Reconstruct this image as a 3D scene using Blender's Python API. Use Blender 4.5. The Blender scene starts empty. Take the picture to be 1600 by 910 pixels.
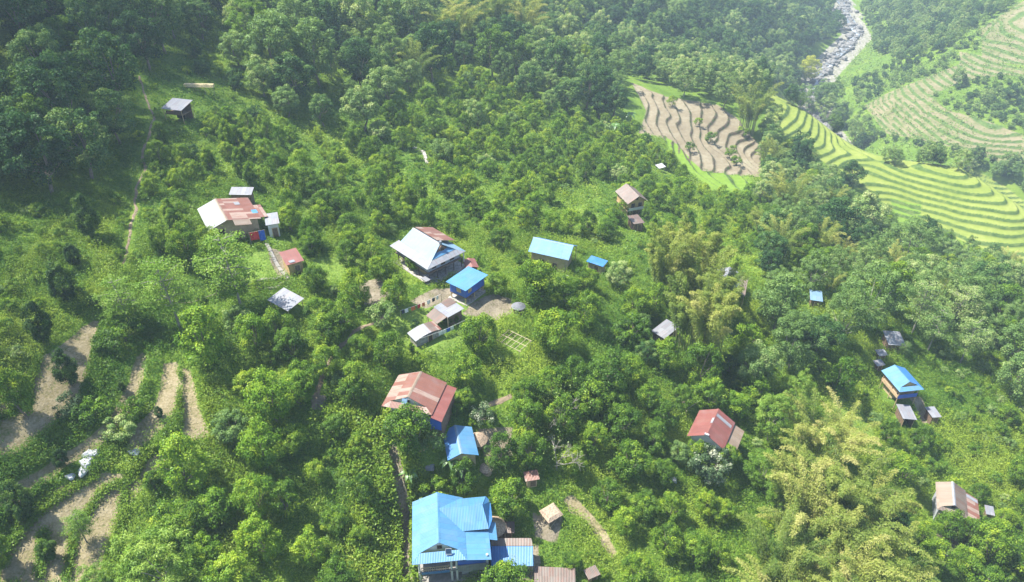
import bpy, math, random
import numpy as np
from mathutils import Vector, Matrix
random.seed(7)
RNG = np.random.default_rng(7)
SC = bpy.context.scene
COL = SC.collection
R = math.radians

# ------------------------------------------------------------------ camera, sky, sun, exposure
cam_d = bpy.data.cameras.new('camera')
cam_d.sensor_width = 36.0
cam_d.lens = 36.0 * 1122.0 / 1600.0
cam_d.clip_start = 0.5
cam_d.clip_end = 6000.0
cam = bpy.data.objects.new('camera', cam_d)
cam.rotation_euler = (R(55), 0, 0)
COL.objects.link(cam)
SC.camera = cam

SUN_DIR = Vector((-0.46, 0.16, 0.87)).normalized()          # towards the sun
world = bpy.data.worlds.new('World')
SC.world = world
world.use_nodes = True
wn = world.node_tree.nodes
sky = wn.new('ShaderNodeTexSky')
sky.sky_type = 'NISHITA'
sky.sun_disc = False
sky.sun_elevation = math.asin(SUN_DIR.z)
sky.sun_rotation = math.atan2(SUN_DIR.x, SUN_DIR.y)
world.node_tree.links.new(sky.outputs[0], wn['Background'].inputs['Color'])
wn['Background'].inputs['Strength'].default_value = 0.122
sd = bpy.data.lights.new('sun', 'SUN')
sd.energy = 5.0
sd.angle = R(0.53)
sd.color = (1.0, 0.95, 0.86)
sun = bpy.data.objects.new('sun', sd)
sun.rotation_euler = (-SUN_DIR).to_track_quat('-Z', 'Y').to_euler()
sun.location = (0, 0, 80)
COL.objects.link(sun)
SC.view_settings.view_transform = 'Standard'
SC.view_settings.look = 'None'
SC.view_settings.gamma = 1.0
SC.view_settings.use_curve_mapping = False
SC.view_settings.exposure = 1.36
SC.cycles.max_bounces = 6
SC.cycles.diffuse_bounces = 2
SC.cycles.glossy_bounces = 2
SC.cycles.transmission_bounces = 3
SC.cycles.volume_bounces = 0
SC.cycles.transparent_max_bounces = 8
SC.cycles.use_denoising = True
HAZE_DENSITY = 0.00030

# ------------------------------------------------------------------ survey: terrain heights from sighted points
W0, H0, F0 = 1600.0, 910.0, 1122.0
CP, SP = math.cos(R(35)), math.sin(R(35))
SCALE = 1.35
def pix(px,py,d):
    u=(px-800)/F0; v=(455-py)/F0
    return np.array([u*d, d*(CP+SP*v), d*(-SP+CP*v)])
def proj(P):
    P=np.asarray(P,float)
    d=CP*P[...,1]-SP*P[...,2]
    return np.stack([800+F0*P[...,0]/d, 455-F0*(SP*P[...,1]+CP*P[...,2])/d, d],-1)
CTRL=[(0,900,60),(300,900,62),(700,905,68),(1000,900,70),(1300,900,73),(1590,900,82),
(0,780,63),(300,780,67),(700,780,72.5),(1000,780,76),(1300,780,81),(1505,790,90),
(0,650,66),(300,650,70),(655,650,76),(880,650,79),(1115,680,83),(1410,640,98),(1590,700,98),
(0,480,73),(250,500,79),(450,470,84),(730,480,88),(900,480,93),(1060,540,94),(1275,470,110),(1500,500,120),(1590,560,112),
(0,390,80),(200,400,85),(370,390,90),(660,420,93.5),(865,410,103),(1140,450,108),(1400,430,148),(1590,500,130),(1590,440,163),
(0,300,89),(200,300,97),(500,320,105),(800,320,119),(985,340,126),(1150,330,148),(1250,380,143),(1310,330,172),
(275,195,110),(0,200,101),(500,240,125),(650,240,132),(800,240,143),(1000,260,160),(1100,270,173),
(1030,170,200),(1120,180,208),(1170,240,196),(1150,265,180),
(1215,152,240),(1260,175,228),(1300,224,218),(1400,264,205),(1500,262,205),(1590,330,188),(1400,325,197),(1480,375,188),(1590,420,178),(1270,250,205),
(1200,60,370),(1260,60,402),(1100,40,340),(1000,40,300),(900,60,260),(800,60,220),(600,60,185),(400,60,150),(200,60,130),(0,60,115),
(1000,120,237),(1100,110,290),(1180,120,312),
(1480,240,279),(1590,240,274),(1590,150,302),(1500,150,308),(1400,150,322),(1590,60,337),(1500,60,347),(1420,60,400),(1590,10,366),(1450,10,440),(1380,20,478)]
RIVER=[(300,640,-119),(236,558,-121),(223,500,-122),(210,447,-123),(186,412,-124),(164,380,-124.5),(150,345,-125.5),(141,312,-126),(139,280,-126.5),(139,240,-127),(152,205,-128),(185,180,-129),(260,140,-131)]
FAR=[(-300,300,-8),(-200,100,-18),(-200,0,-26),(-120,40,-36),(0,0,-50),(-80,0,-44),(100,0,-72),(0,-100,-46),(-150,-100,-34),(200,0,-100),(220,100,-118),
(300,200,-80),(400,300,-30),(400,500,-60),(340,640,-100),(500,800,-30),(260,800,-100),(50,800,-40),(-400,800,0),(60,520,-60),(150,520,-100),(-150,300,-22),(700,400,-10),(500,0,-60),(400,-300,-60),(-500,0,0),(-300,-300,-20),(900,900,0),(0,1100,-10)]
def ctrl_pts():
    a=[pix(*c) for c in CTRL]
    return SCALE*np.array(a+[np.array(p,float) for p in RIVER+FAR])
_P=ctrl_pts()
def _tps(r2): return np.where(r2>1e-12,0.5*r2*np.log(np.maximum(r2,1e-12)),0)
def _fit():
    X=_P[:,:2]/100.; n=len(X)
    K=_tps(((X[:,None]-X[None])**2).sum(-1))+np.eye(n)*0.004
    A=np.zeros((n+3,n+3)); A[:n,:n]=K; A[:n,n]=1; A[:n,n+1:]=X; A[n,:n]=1; A[n+1:,:n]=X.T
    return X,np.linalg.solve(A,np.concatenate([_P[:,2],np.zeros(3)]))
_X,_w=_fit()
def base_z(x,y):
    x=np.asarray(x,float);y=np.asarray(y,float);sh=x.shape
    q=np.stack([x.ravel(),y.ravel()],-1)/100.; out=np.empty(len(q))
    for i in range(0,len(q),20000):
        b=q[i:i+20000]; r2=((b[:,None]-_X[None])**2).sum(-1)
        out[i:i+20000]=_tps(r2)@_w[:len(_X)]+_w[len(_X)]+b@_w[len(_X)+1:]
    return out.reshape(sh)
def cast(px,py,f=base_z):
    px=np.asarray(px,float);py=np.asarray(py,float);sh=px.shape
    px=px.ravel();py=py.ravel()
    ds=np.concatenate([np.arange(50,340,1.2),np.arange(340,950,4.0)])
    res=np.full(px.shape,950.)
    done=np.zeros(px.shape,bool)
    u=(px-800)/F0;v=(455-py)/F0
    for i,d in enumerate(ds):
        h=d*(-SP+CP*v)-f(u*d,d*(CP+SP*v))
        hit=(h<0)&~done
        if hit.any():
            d0=ds[max(i-1,0)];lo=np.full(hit.sum(),d0);hi=np.full(hit.sum(),d)
            for _ in range(12):
                m=(lo+hi)/2
                hh=m*(-SP+CP*v[hit])-f(u[hit]*m,m*(CP+SP*v[hit]))
                lo=np.where(hh>0,m,lo);hi=np.where(hh>0,hi,m)
            res[hit]=hi;done|=hit
        if done.all():break
    return res.reshape(sh)

def vnoise(x, y, s, seed=0):
    """smooth value noise in 0..1, feature size s metres"""
    x = np.asarray(x, float) / s + 311.7 * seed; y = np.asarray(y, float) / s - 127.3 * seed
    xi = np.floor(x); yi = np.floor(y); fx = x - xi; fy = y - yi
    fx = fx*fx*(3-2*fx); fy = fy*fy*(3-2*fy)
    def h(a, b):
        v = np.sin(a*127.1 + b*311.7 + seed*74.7) * 43758.5453
        return v - np.floor(v)
    return (h(xi, yi)*(1-fx) + h(xi+1, yi)*fx)*(1-fy) + (h(xi, yi+1)*(1-fx) + h(xi+1, yi+1)*fx)*fy

def fbm(x, y, s, seed=0):
    return 0.5*vnoise(x, y, s, seed) + 0.3*vnoise(x, y, s/2.1, seed+1) + 0.2*vnoise(x, y, s/4.3, seed+2)

def smooth(a, b, x):
    t = np.clip((x - a) / (b - a), 0, 1)
    return t*t*(3 - 2*t)

def wpoly(pts):
    """outline sighted in the photograph -> outline on the ground (x, y)"""
    p = np.array(pts, float)
    d = cast(p[:, 0], p[:, 1])
    P = pix(p[:, 0], p[:, 1], d)
    return np.stack([P[0], P[1]], -1)

def inside(x, y, poly):
    x = np.asarray(x, float); y = np.asarray(y, float)
    r = np.zeros(x.shape, bool)
    n = len(poly)
    for i in range(n):
        x1, y1 = poly[i]; x2, y2 = poly[(i+1) % n]
        if y1 == y2: continue
        r ^= ((y1 > y) != (y2 > y)) & (x < (x2-x1)*(y-y1)/(y2-y1) + x1)
    return r

def edge_dist(x, y, pts, closed=True):
    """distance to an outline, and the nearest"""
    x = np.asarray(x, float); y = np.asarray(y, float)
    best = np.full(x.shape, 1e9)
    n = len(pts)
    for i in range(n if closed else n-1):
        x1, y1 = pts[i]; x2, y2 = pts[(i+1) % n]
        dx, dy = x2-x1, y2-y1
        t = np.clip(((x-x1)*dx + (y-y1)*dy) / max(dx*dx+dy*dy, 1e-9), 0, 1)
        best = np.minimum(best, np.hypot(x-x1-t*dx, y-y1-t*dy))
    return best

def wmask(x, y, poly, soft=1.0):
    """1 inside, 0 outside, soft metres wide edge; only looks near the outline's box"""
    out = np.zeros(np.shape(x))
    lo = poly.min(0)-soft*2; hi = poly.max(0)+soft*2
    m = (x > lo[0]) & (x < hi[0]) & (y > lo[1]) & (y < hi[1])
    if m.any():
        xs, ys = x[m], y[m]
        d = edge_dist(xs, ys, poly)
        d = np.where(inside(xs, ys, poly), d, -d)
        out[m] = smooth(-soft, soft, d)
    return out

Z_SOIL = [wpoly(p) for p in [
    [(148,500),(162,505),(146,560),(128,620),(88,662),(40,700),(0,724),(0,612),(22,600),(60,560),(95,540),(128,512)],
    [(0,770),(60,735),(130,690),(170,655),(200,600),(212,560),(222,548),(228,562),(222,610),(196,655),(150,700),(90,738),(30,785),(0,805)],
    [(255,568),(276,566),(284,600),(278,640),(250,672),(214,702),(196,702),(204,672),(238,640),(250,605)],
    [(284,574),(298,578),(312,640),(328,682),(288,688),(284,640)],
    [(272,690),(262,715),(240,735),(232,760),(214,752),(224,728),(250,702)],
    [(30,800),(70,770),(118,748),(168,738),(210,744),(222,762),(190,800),(165,850),(150,910),(0,910),(0,840)],
    [(880,778),(896,774),(922,800),(944,825),(964,862),(958,872),(940,850),(916,812),(890,800)],
]]
Z_YARD = [wpoly(p) for p in [
    [(738,474),(775,462),(800,470),(800,490),(775,502),(740,500),(722,492)],
    [(640,470),(680,450),(712,446),(706,470),(664,482)],
    [(418,392),(440,396),(452,428),(438,436),(424,412)],
    [(606,690),(622,700),(640,770),(644,910),(626,910),(624,800),(612,740)],
    [(745,672),(800,668),(800,720),(760,725)],
    [(770,860),(840,850),(850,910),(770,910)],
    [(832,800),(880,810),(870,850),(836,840)],
    [(1418,628),(1436,626),(1458,656),(1440,664)],
    [(484,615),(512,618),(508,640),(488,640)],
    [(1462,830),(1500,826),(1500,870),(1466,868)],
    [(560,440),(612,430),(610,470),(570,480)],
]]
Z_LAWN = [wpoly(p) for p in [
    [(380,402),(418,392),(440,434),(400,444),(376,440)],
    [(620,480),(690,462),(735,478),(725,505),(640,545),(610,520)],
    [(655,545),(760,505),(740,525),(690,560)],
    [(480,405),(560,400),(570,440),(500,440)],
    [(1290,610),(1350,640),(1370,690),(1330,690),(1300,650)],
]]
Z_RIPE = wpoly([(1192,138),(1228,146),(1260,166),(1330,212),(1400,252),(1500,257),(1560,282),(1600,314),(1640,350),(1640,420),(1560,396),(1500,374),(1440,347),(1395,327),(1330,287),(1280,247),(1230,217),(1195,190)])
Z_BROWN = wpoly([(985,128),(1040,150),(1120,163),(1150,183),(1190,230),(1190,276),(1140,272),(1090,264),(1060,237),(1035,215),(998,207),(1010,175)])
Z_BRIGHT = [wpoly(p) for p in [
    [(1038,210),(1060,226),(1085,253),(1100,268),(1170,275),(1178,296),(1120,302),(1068,262),(1044,236)],
    [(1392,308),(1440,318),(1438,346),(1404,348)]]]
Z_FAR = [wpoly(p) for p in [
    [(1530,45),(1600,0),(1680,-30),(1680,110),(1600,102),(1535,92)],
    [(1350,165),(1430,128),(1520,92),(1600,108),(1560,118),(1500,128),(1455,150),(1480,172),(1600,212),(1600,250),(1560,252),(1480,228),(1385,208)],
    [(1500,80),(1600,110),(1600,120),(1500,105)]]]
Z_BANK = wpoly([(1300,150),(1330,118),(1395,100),(1420,118),(1345,165)])

SOIL_PADS = []
def pads():
    return HOUSE_PADS

# x, y, radius of flat yard, edge
HOUSE_PADS = [(-8.5,57,7.5,3),(-0.1,57,3.5,2),(-7.4,69,3.2,2),(-12.8,74,5.2,3),(29.9,76.4,5,2.5),(72.5,76.2,5,3),(71.5,98.6,4.5,2.5),
    (75.8,111.3,2.8,2),(71,93.4,2.6,1.5),(77,94.8,2,1.5),(-14.5,107.8,7.5,3),(-7.5,99.3,4,2),(7.8,116.1,5.2,2.5),(16.4,116.6,2.6,1.5),
    (28.7,153.6,4.6,2.5),(28.1,142.8,2.6,1.5),(-47,109.5,7.5,3),(-36.4,100.3,3.2,1.5),(-34.8,89.7,3.4,1.5),(-69.6,144.4,3.5,2),
    (-13.5,87.1,3,1.5),(-10.5,91.7,3.2,1.5),(-7.3,106.2,2.4,1),(26.8,98.9,2.8,1.5),(43.4,116.7,4,2),(61.7,118.8,2.6,1.5),(5.2,62.4,2,1.2),(-50.3,120,2.6,1.5)]
_pz = [float(base_z(a, b)) for a, b, *_ in HOUSE_PADS]

RIV_W = [(x*SCALE, y*SCALE, z*SCALE) for x, y, z in RIVER]

def terrace(z, step, rise, x, y, wob, scal=.25):
    h = z + (vnoise(x, y, wob, 5) - .5) * step * 2.2 + (vnoise(x, y, wob*.45, 9) - .5) * step * scal + (vnoise(x, y, wob*1.9, 14) - .5) * step * 1.6
    q = h / step
    f = q - np.floor(q)
    tread = 0.12 * f
    r = smooth(1 - rise, 1.0, f)
    zz = (np.floor(q) + np.minimum(tread + r*0.88, 1.0)) * step
    return zz - (h - z), r * (1 - smooth(.985, 1.0, f)) + 0*f

def ground(x, y, full=False):
    """height of the ground; with full also the ground-cover weights"""
    x = np.asarray(x, float); y = np.asarray(y, float)
    z = base_z(x, y)
    z = z + (fbm(x, y, 9.0, 3) - .5) * 1.1 + (fbm(x, y, 2.2, 8) - .5) * .28
    b = base_z(x, y)
    rise = np.zeros(x.shape)
    fld = np.zeros(x.shape)
    for p in Z_SOIL: fld = np.maximum(fld, wmask(x, y, p, .45))
    z = z*(1-fld) + (b - .25 + (fbm(x, y, 3, 2)-.5)*.25)*fld
    rip = wmask(x, y, Z_RIPE, 2.0)
    brn = wmask(x, y, Z_BROWN, 1.5)
    bri = np.zeros(x.shape)
    for p in Z_BRIGHT: bri = np.maximum(bri, wmask(x, y, p, 1.2))
    far = np.zeros(x.shape)
    for p in Z_FAR: far = np.maximum(far, wmask(x, y, p, 3.0))
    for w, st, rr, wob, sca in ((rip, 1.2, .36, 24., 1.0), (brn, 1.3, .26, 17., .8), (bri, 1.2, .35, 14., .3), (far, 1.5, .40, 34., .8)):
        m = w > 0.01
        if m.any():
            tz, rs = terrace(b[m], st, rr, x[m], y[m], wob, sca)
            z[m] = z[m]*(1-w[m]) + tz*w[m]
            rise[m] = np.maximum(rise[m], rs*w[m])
    yard = np.zeros(x.shape)
    for p in Z_YARD: yard = np.maximum(yard, wmask(x, y, p, .5))
    z = z*(1-yard*.8) + b*yard*.8
    for (px, py, r0, e), pz in zip(HOUSE_PADS, _pz):
        d = np.hypot(x-px, y-py)
        m = d < r0+e
        if m.any():
            w = 1 - smooth(r0-1.0, r0+e, d[m])
            z[m] = z[m]*(1-w) + pz*w
    # river bed
    dr = edge_dist(x, y, [(p[0], p[1]) for p in RIV_W], closed=False)
    m = dr < 26
    if m.any():
        w = 1 - smooth(9, 26, dr[m])
        zr = np.interp(y[m], [p[1] for p in RIV_W][::-1], [p[2] for p in RIV_W][::-1])
        z[m] = z[m]*(1-w) + np.minimum(zr - 1.2, z[m])*w
    if not full: return z
    lawn = np.zeros(x.shape)
    for p in Z_LAWN: lawn = np.maximum(lawn, wmask(x, y, p, .8))
    grav = (1 - smooth(8, 15, dr)) * (y > 250)
    return z, dict(soil=fld, yard=yard, ripe=rip, bright=bri, brown=brn, far=far, rise=rise, lawn=lawn, gravel=grav)

def at(px, py):
    d = cast(np.array([px], float), np.array([py], float))
    P = pix(float(px), float(py), float(d[0]))
    return P[0], P[1]

def at_crown(pts, hc):
    """points where things of half height hc stand whose middle is seen at px, py"""
    p = np.array([(a[0], a[1]) for a in pts], float); hc = np.asarray(hc, float)
    py = p[:, 1].copy()
    for _ in range(3):
        d = cast(p[:, 0], py)
        Q = pix(p[:, 0], py, d)
        c = Q[1]*CP - Q[2]*SP
        py = p[:, 1] + hc * F0 * .84 / c
    d = cast(p[:, 0], py); Q = pix(p[:, 0], py, d)
    return Q[0], Q[1]

# ------------------------------------------------------------------ materials
MATS = {}
class NT:
    def __init__(s, name):
        s.m = bpy.data.materials.new(name); s.m.use_nodes = True
        s.t = s.m.node_tree; s.b = s.t.nodes['Principled BSDF']; MATS[name] = s.m
    def n(s, typ, **kw):
        o = s.t.nodes.new('ShaderNode' + typ)
        for k, v in kw.items():
            if k.startswith('i_'):
                key = k[2:]
                o.inputs[int(key) if key.isdigit() else key.replace('_', ' ')].default_value = v
            else: setattr(o, k, v)
        return o
    def l(s, a, b): s.t.links.new(a, b)
    def ramp(s, fac, stops):
        o = s.n('ValToRGB'); e = o.color_ramp.elements
        while len(e) < len(stops): e.new(.5)
        for q, (p, c) in zip(e, stops): q.position = p; q.color = (*c, 1)
        s.l(fac, o.inputs[0]); return o.outputs[0]
    def noise(s, scale, detail=4, vec=None, rough=.55):
        o = s.n('TexNoise'); o.inputs['Scale'].default_value = scale; o.inputs['Detail'].default_value = detail; o.inputs['Roughness'].default_value = rough
        if vec is None:
            g = s.n('TexCoord'); vec = g.outputs['Object']
        s.l(vec, o.inputs['Vector']); return o.outputs[0]
    def mix(s, fac, a, b, typ='MIX'):
        o = s.n('Mix', data_type='RGBA', blend_type=typ)
        for v, i in ((fac, 0), (a, 6), (b, 7)):
            if hasattr(v, 'is_linked') or hasattr(v, 'links'): s.l(v, o.inputs[i])
            else: o.inputs[i].default_value = v if i == 0 else (*v, 1)
        return o.outputs[2]
    def math(s, op, a, b=0.0, clamp=False):
        o = s.n('Math', operation=op, use_clamp=clamp)
        for v, i in ((a, 0), (b, 1)):
            if hasattr(v, 'links'): s.l(v, o.inputs[i])
            else: o.inputs[i].default_value = v
        return o.outputs[0]
    def bump(s, h, dist, strength=1.0):
        o = s.n('Bump'); o.inputs['Distance'].default_value = dist; o.inputs['Strength'].default_value = strength
        s.l(h, o.inputs['Height']); s.l(o.outputs[0], s.b.inputs['Normal'])

def plain(name, col, rough=.8, var=.25, scale=1.5, metal=0.0, bump=.0):
    t = NT(name)
    f = t.noise(scale, 5)
    a = tuple(c*(1-var) for c in col); b = tuple(min(1, c*(1+var)) for c in col)
    t.l(t.ramp(f, [(.3, a), (.7, b)]), t.b.inputs['Base Color'])
    t.b.inputs['Roughness'].default_value = rough; t.b.inputs['Metallic'].default_value = metal
    if bump: t.bump(f, bump)
    return t.m

def sheet(name, base, alt, frac=.3, rust=.0, rough=.45, rustcol=(.22,.075,.045), w=.8, rows=2.6):
    """corrugated sheets: per-sheet tint, rust blotches, ribs; u along the ridge, v down the slope (metres)"""
    t = NT(name)
    uv = t.n('UVMap'); sp = t.n('SeparateXYZ'); t.l(uv.outputs[0], sp.inputs[0])
    oi = t.n('ObjectInfo')
    us = t.math('FLOOR', t.math('DIVIDE', sp.outputs[0], w)); vs = t.math('FLOOR', t.math('DIVIDE', sp.outputs[1], rows))
    cx = t.n('CombineXYZ'); t.l(us, cx.inputs[0]); t.l(vs, cx.inputs[1]); t.l(t.math('MULTIPLY', oi.outputs['Random'], 91.0), cx.inputs[2])
    wn_ = t.n('TexWhiteNoise', noise_dimensions='3D'); t.l(cx.outputs[0], wn_.inputs['Vector'])
    r = wn_.outputs['Value']
    col = t.mix(t.math('LESS_THAN', r, frac), base, alt)
    sh = t.math('ADD', t.math('MULTIPLY', r, .28), .86)
    sc = t.n('CombineXYZ')
    for i in range(3): t.l(sh, sc.inputs[i])
    col = t.mix(1.0, col, sc.outputs[0], 'MULTIPLY')
    # streaks that run down the slope
    mp = t.n('Mapping'); mp.inputs['Scale'].default_value = (3.5, .45, 1); t.l(uv.outputs[0], mp.inputs[0])
    st = t.noise(1.0, 6, mp.outputs[0], .65)
    k = t.math('MULTIPLY', t.math('SUBTRACT', st, .62 - .35*rust), 5.0, True)
    col = t.mix(t.math('MULTIPLY', k, .25 + .6*rust), col, rustcol)
    # faded and dirty patches
    fd = t.noise(.55, 5, uv.outputs[0], .6)
    col = t.mix(t.math('MULTIPLY', t.math('SUBTRACT', fd, .5), 2.6, True), col, tuple(min(1, c*.8+.07) for c in base))
    col = t.mix(t.math('MULTIPLY', t.math('SUBTRACT', .47, fd), 1.8, True), col, tuple(c*.55 for c in base))
    # overlaps between sheets
    fr = t.math('FRACT', t.math('DIVIDE', sp.outputs[0], w))
    col = t.mix(t.math('MULTIPLY', t.math('LESS_THAN', fr, .05), .35), col, (.05, .05, .05))
    t.l(col, t.b.inputs['Base Color'])
    t.b.inputs['Roughness'].default_value = rough
    t.b.inputs['Specular IOR Level'].default_value = .4
    rib = t.math('SINE', t.math('MULTIPLY', sp.outputs[0], 2*math.pi/.2))
    t.bump(rib, .018, .7)
    return t.m

sheet('blue_sheet', (.066,.195,.34), (.085,.22,.37), .35, .14)
sheet('deep_blue_sheet', (.032,.15,.36), (.045,.175,.40), .4, .14)
sheet('pale_blue_sheet', (.13,.225,.315), (.155,.25,.335), .4, .12)
sheet('white_sheet', (.20,.217,.24), (.25,.262,.275), .4, .36)
sheet('grey_sheet', (.17,.18,.20), (.24,.25,.27), .4, .3)
sheet('rust_sheet', (.165,.073,.052), (.31,.235,.19), .34, .5)
sheet('red_sheet', (.175,.06,.05), (.20,.075,.06), .3, .4)
sheet('pale_rust_sheet', (.185,.14,.10), (.23,.18,.135), .4, .25)
sheet('brown_sheet', (.105,.082,.066), (.145,.122,.10), .35, .45)
plain('white_plaster', (.60,.595,.56), .9, .12, 1.2)
plain('mud_plaster', (.42,.33,.20), .95, .2, 1.5)
plain('tan_plaster', (.46,.31,.14), .95, .15, 1.5)
plain('blue_board', (.02,.10,.45), .55, .15, 1.0)
plain('grey_board', (.36,.38,.41), .8, .2, 2.0)
plain('old_wood', (.16,.105,.07), .9, .4, 4.0)
plain('pale_wood', (.45,.33,.20), .85, .3, 4.0)
plain('dark_wood', (.06,.04,.03), .85, .3, 4.0)
plain('bamboo_pole', (.30,.255,.165), .7, .25, 3.0)
plain('concrete', (.22,.21,.19), .95, .2, 2.0, bump=.02)
plain('stone', (.30,.28,.25), .95, .45, 2.5, bump=.06)
plain('painted_shade', (.02,.018,.016), .95, .3, 2)  # near-black that paints in the shade inside openings
plain('white_plastic', (.40,.41,.43), .4, .08, 2.0)
plain('green_plastic', (.01,.34,.22), .4, .1, 2.0)
plain('panel_blue', (.02,.05,.12), .2, .3, 6.0)
plain('white_metal', (.40,.41,.43), .4, .06, 2.0)
plain('red_cloth', (.55,.04,.04), .9, .2, 3.0)
plain('blue_cloth', (.02,.12,.55), .8, .2, 3.0)
plain('orange_cloth', (.60,.16,.05), .9, .2, 3.0)
plain('white_cloth', (.70,.70,.68), .9, .1, 3.0)
plain('pink_cloth', (.55,.25,.25), .9, .1, 3.0)
plain('dark_cloth', (.04,.05,.07), .9, .2, 3.0)
plain('thatch', (.36,.27,.19), 1.0, .4, 5.0, bump=.08)
plain('hay', (.48,.40,.22), 1.0, .35, 5.0, bump=.1)
plain('bark', (.17,.14,.11), .95, .35, 3.0)
plain('pale_bark', (.24,.22,.18), .95, .3, 3.0)
plain('culm_green', (.22,.24,.09), .6, .3, 2.0)
plain('boulder', (.18,.177,.168), .95, .25, .6)
plain('path_earth', (.20,.155,.10), 1.0, .3, 2.0)

def leaf(name, stops, transl=.32, gloss=.012, hv=.5):
    """foliage: per-leaf tint, per-tree shift, light coming through the leaf"""
    t = NT(name)
    a = t.n('Attribute', attribute_name='tint')
    oi = t.n('ObjectInfo')
    f = t.math('ADD', a.outputs['Fac'], t.math('MULTIPLY', t.math('SUBTRACT', oi.outputs['Random'], .5), hv), True)
    col = t.ramp(f, stops)
    d = t.n('BsdfDiffuse'); t.l(col, d.inputs[0])
    tr = t.n('BsdfTranslucent'); t.l(t.mix(1.0, col, (1.25, 1.15, .55), 'MULTIPLY'), tr.inputs[0])
    g = t.n('BsdfGlossy'); g.inputs['Roughness'].default_value = .45; g.inputs[0].default_value = (.8,.85,.8,1)
    m1 = t.n('MixShader'); m1.inputs[0].default_value = transl; t.l(d.outputs[0], m1.inputs[1]); t.l(tr.outputs[0], m1.inputs[2])
    m2 = t.n('MixShader'); m2.inputs[0].default_value = gloss; t.l(m1.outputs[0], m2.inputs[1]); t.l(g.outputs[0], m2.inputs[2])
    t.t.nodes.remove(t.b)
    t.l(m2.outputs[0], t.t.nodes['Material Output'].inputs['Surface'])
    return t.m

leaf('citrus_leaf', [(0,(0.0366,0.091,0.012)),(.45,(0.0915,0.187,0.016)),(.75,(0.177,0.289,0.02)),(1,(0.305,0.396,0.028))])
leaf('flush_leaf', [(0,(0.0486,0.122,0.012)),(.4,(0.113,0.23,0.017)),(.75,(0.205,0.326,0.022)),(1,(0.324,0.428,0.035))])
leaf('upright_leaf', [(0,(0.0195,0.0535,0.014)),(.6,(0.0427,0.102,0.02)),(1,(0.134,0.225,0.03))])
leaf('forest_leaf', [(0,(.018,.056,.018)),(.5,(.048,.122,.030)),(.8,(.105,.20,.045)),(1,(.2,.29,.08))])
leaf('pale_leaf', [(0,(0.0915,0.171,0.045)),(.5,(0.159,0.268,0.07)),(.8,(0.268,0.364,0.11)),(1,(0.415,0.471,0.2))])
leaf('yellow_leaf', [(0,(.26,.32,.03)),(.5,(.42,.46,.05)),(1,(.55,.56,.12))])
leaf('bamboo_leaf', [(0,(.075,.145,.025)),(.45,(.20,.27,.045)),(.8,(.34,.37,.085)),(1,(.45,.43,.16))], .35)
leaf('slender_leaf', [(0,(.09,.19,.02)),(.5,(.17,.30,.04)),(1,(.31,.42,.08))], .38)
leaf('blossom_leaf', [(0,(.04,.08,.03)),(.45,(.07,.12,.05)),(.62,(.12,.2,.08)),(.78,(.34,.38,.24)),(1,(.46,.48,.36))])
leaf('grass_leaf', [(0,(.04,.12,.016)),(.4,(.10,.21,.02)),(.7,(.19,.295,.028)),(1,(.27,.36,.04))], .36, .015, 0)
leaf('red_flower_leaf', [(0,(.02,.06,.02)),(.8,(.04,.10,.03)),(.86,(.5,.03,.03)),(1,(.6,.05,.04))])
leaf('banana_leaf', [(0,(.06,.16,.02)),(1,(.16,.30,.05))], .4, .08)

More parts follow.
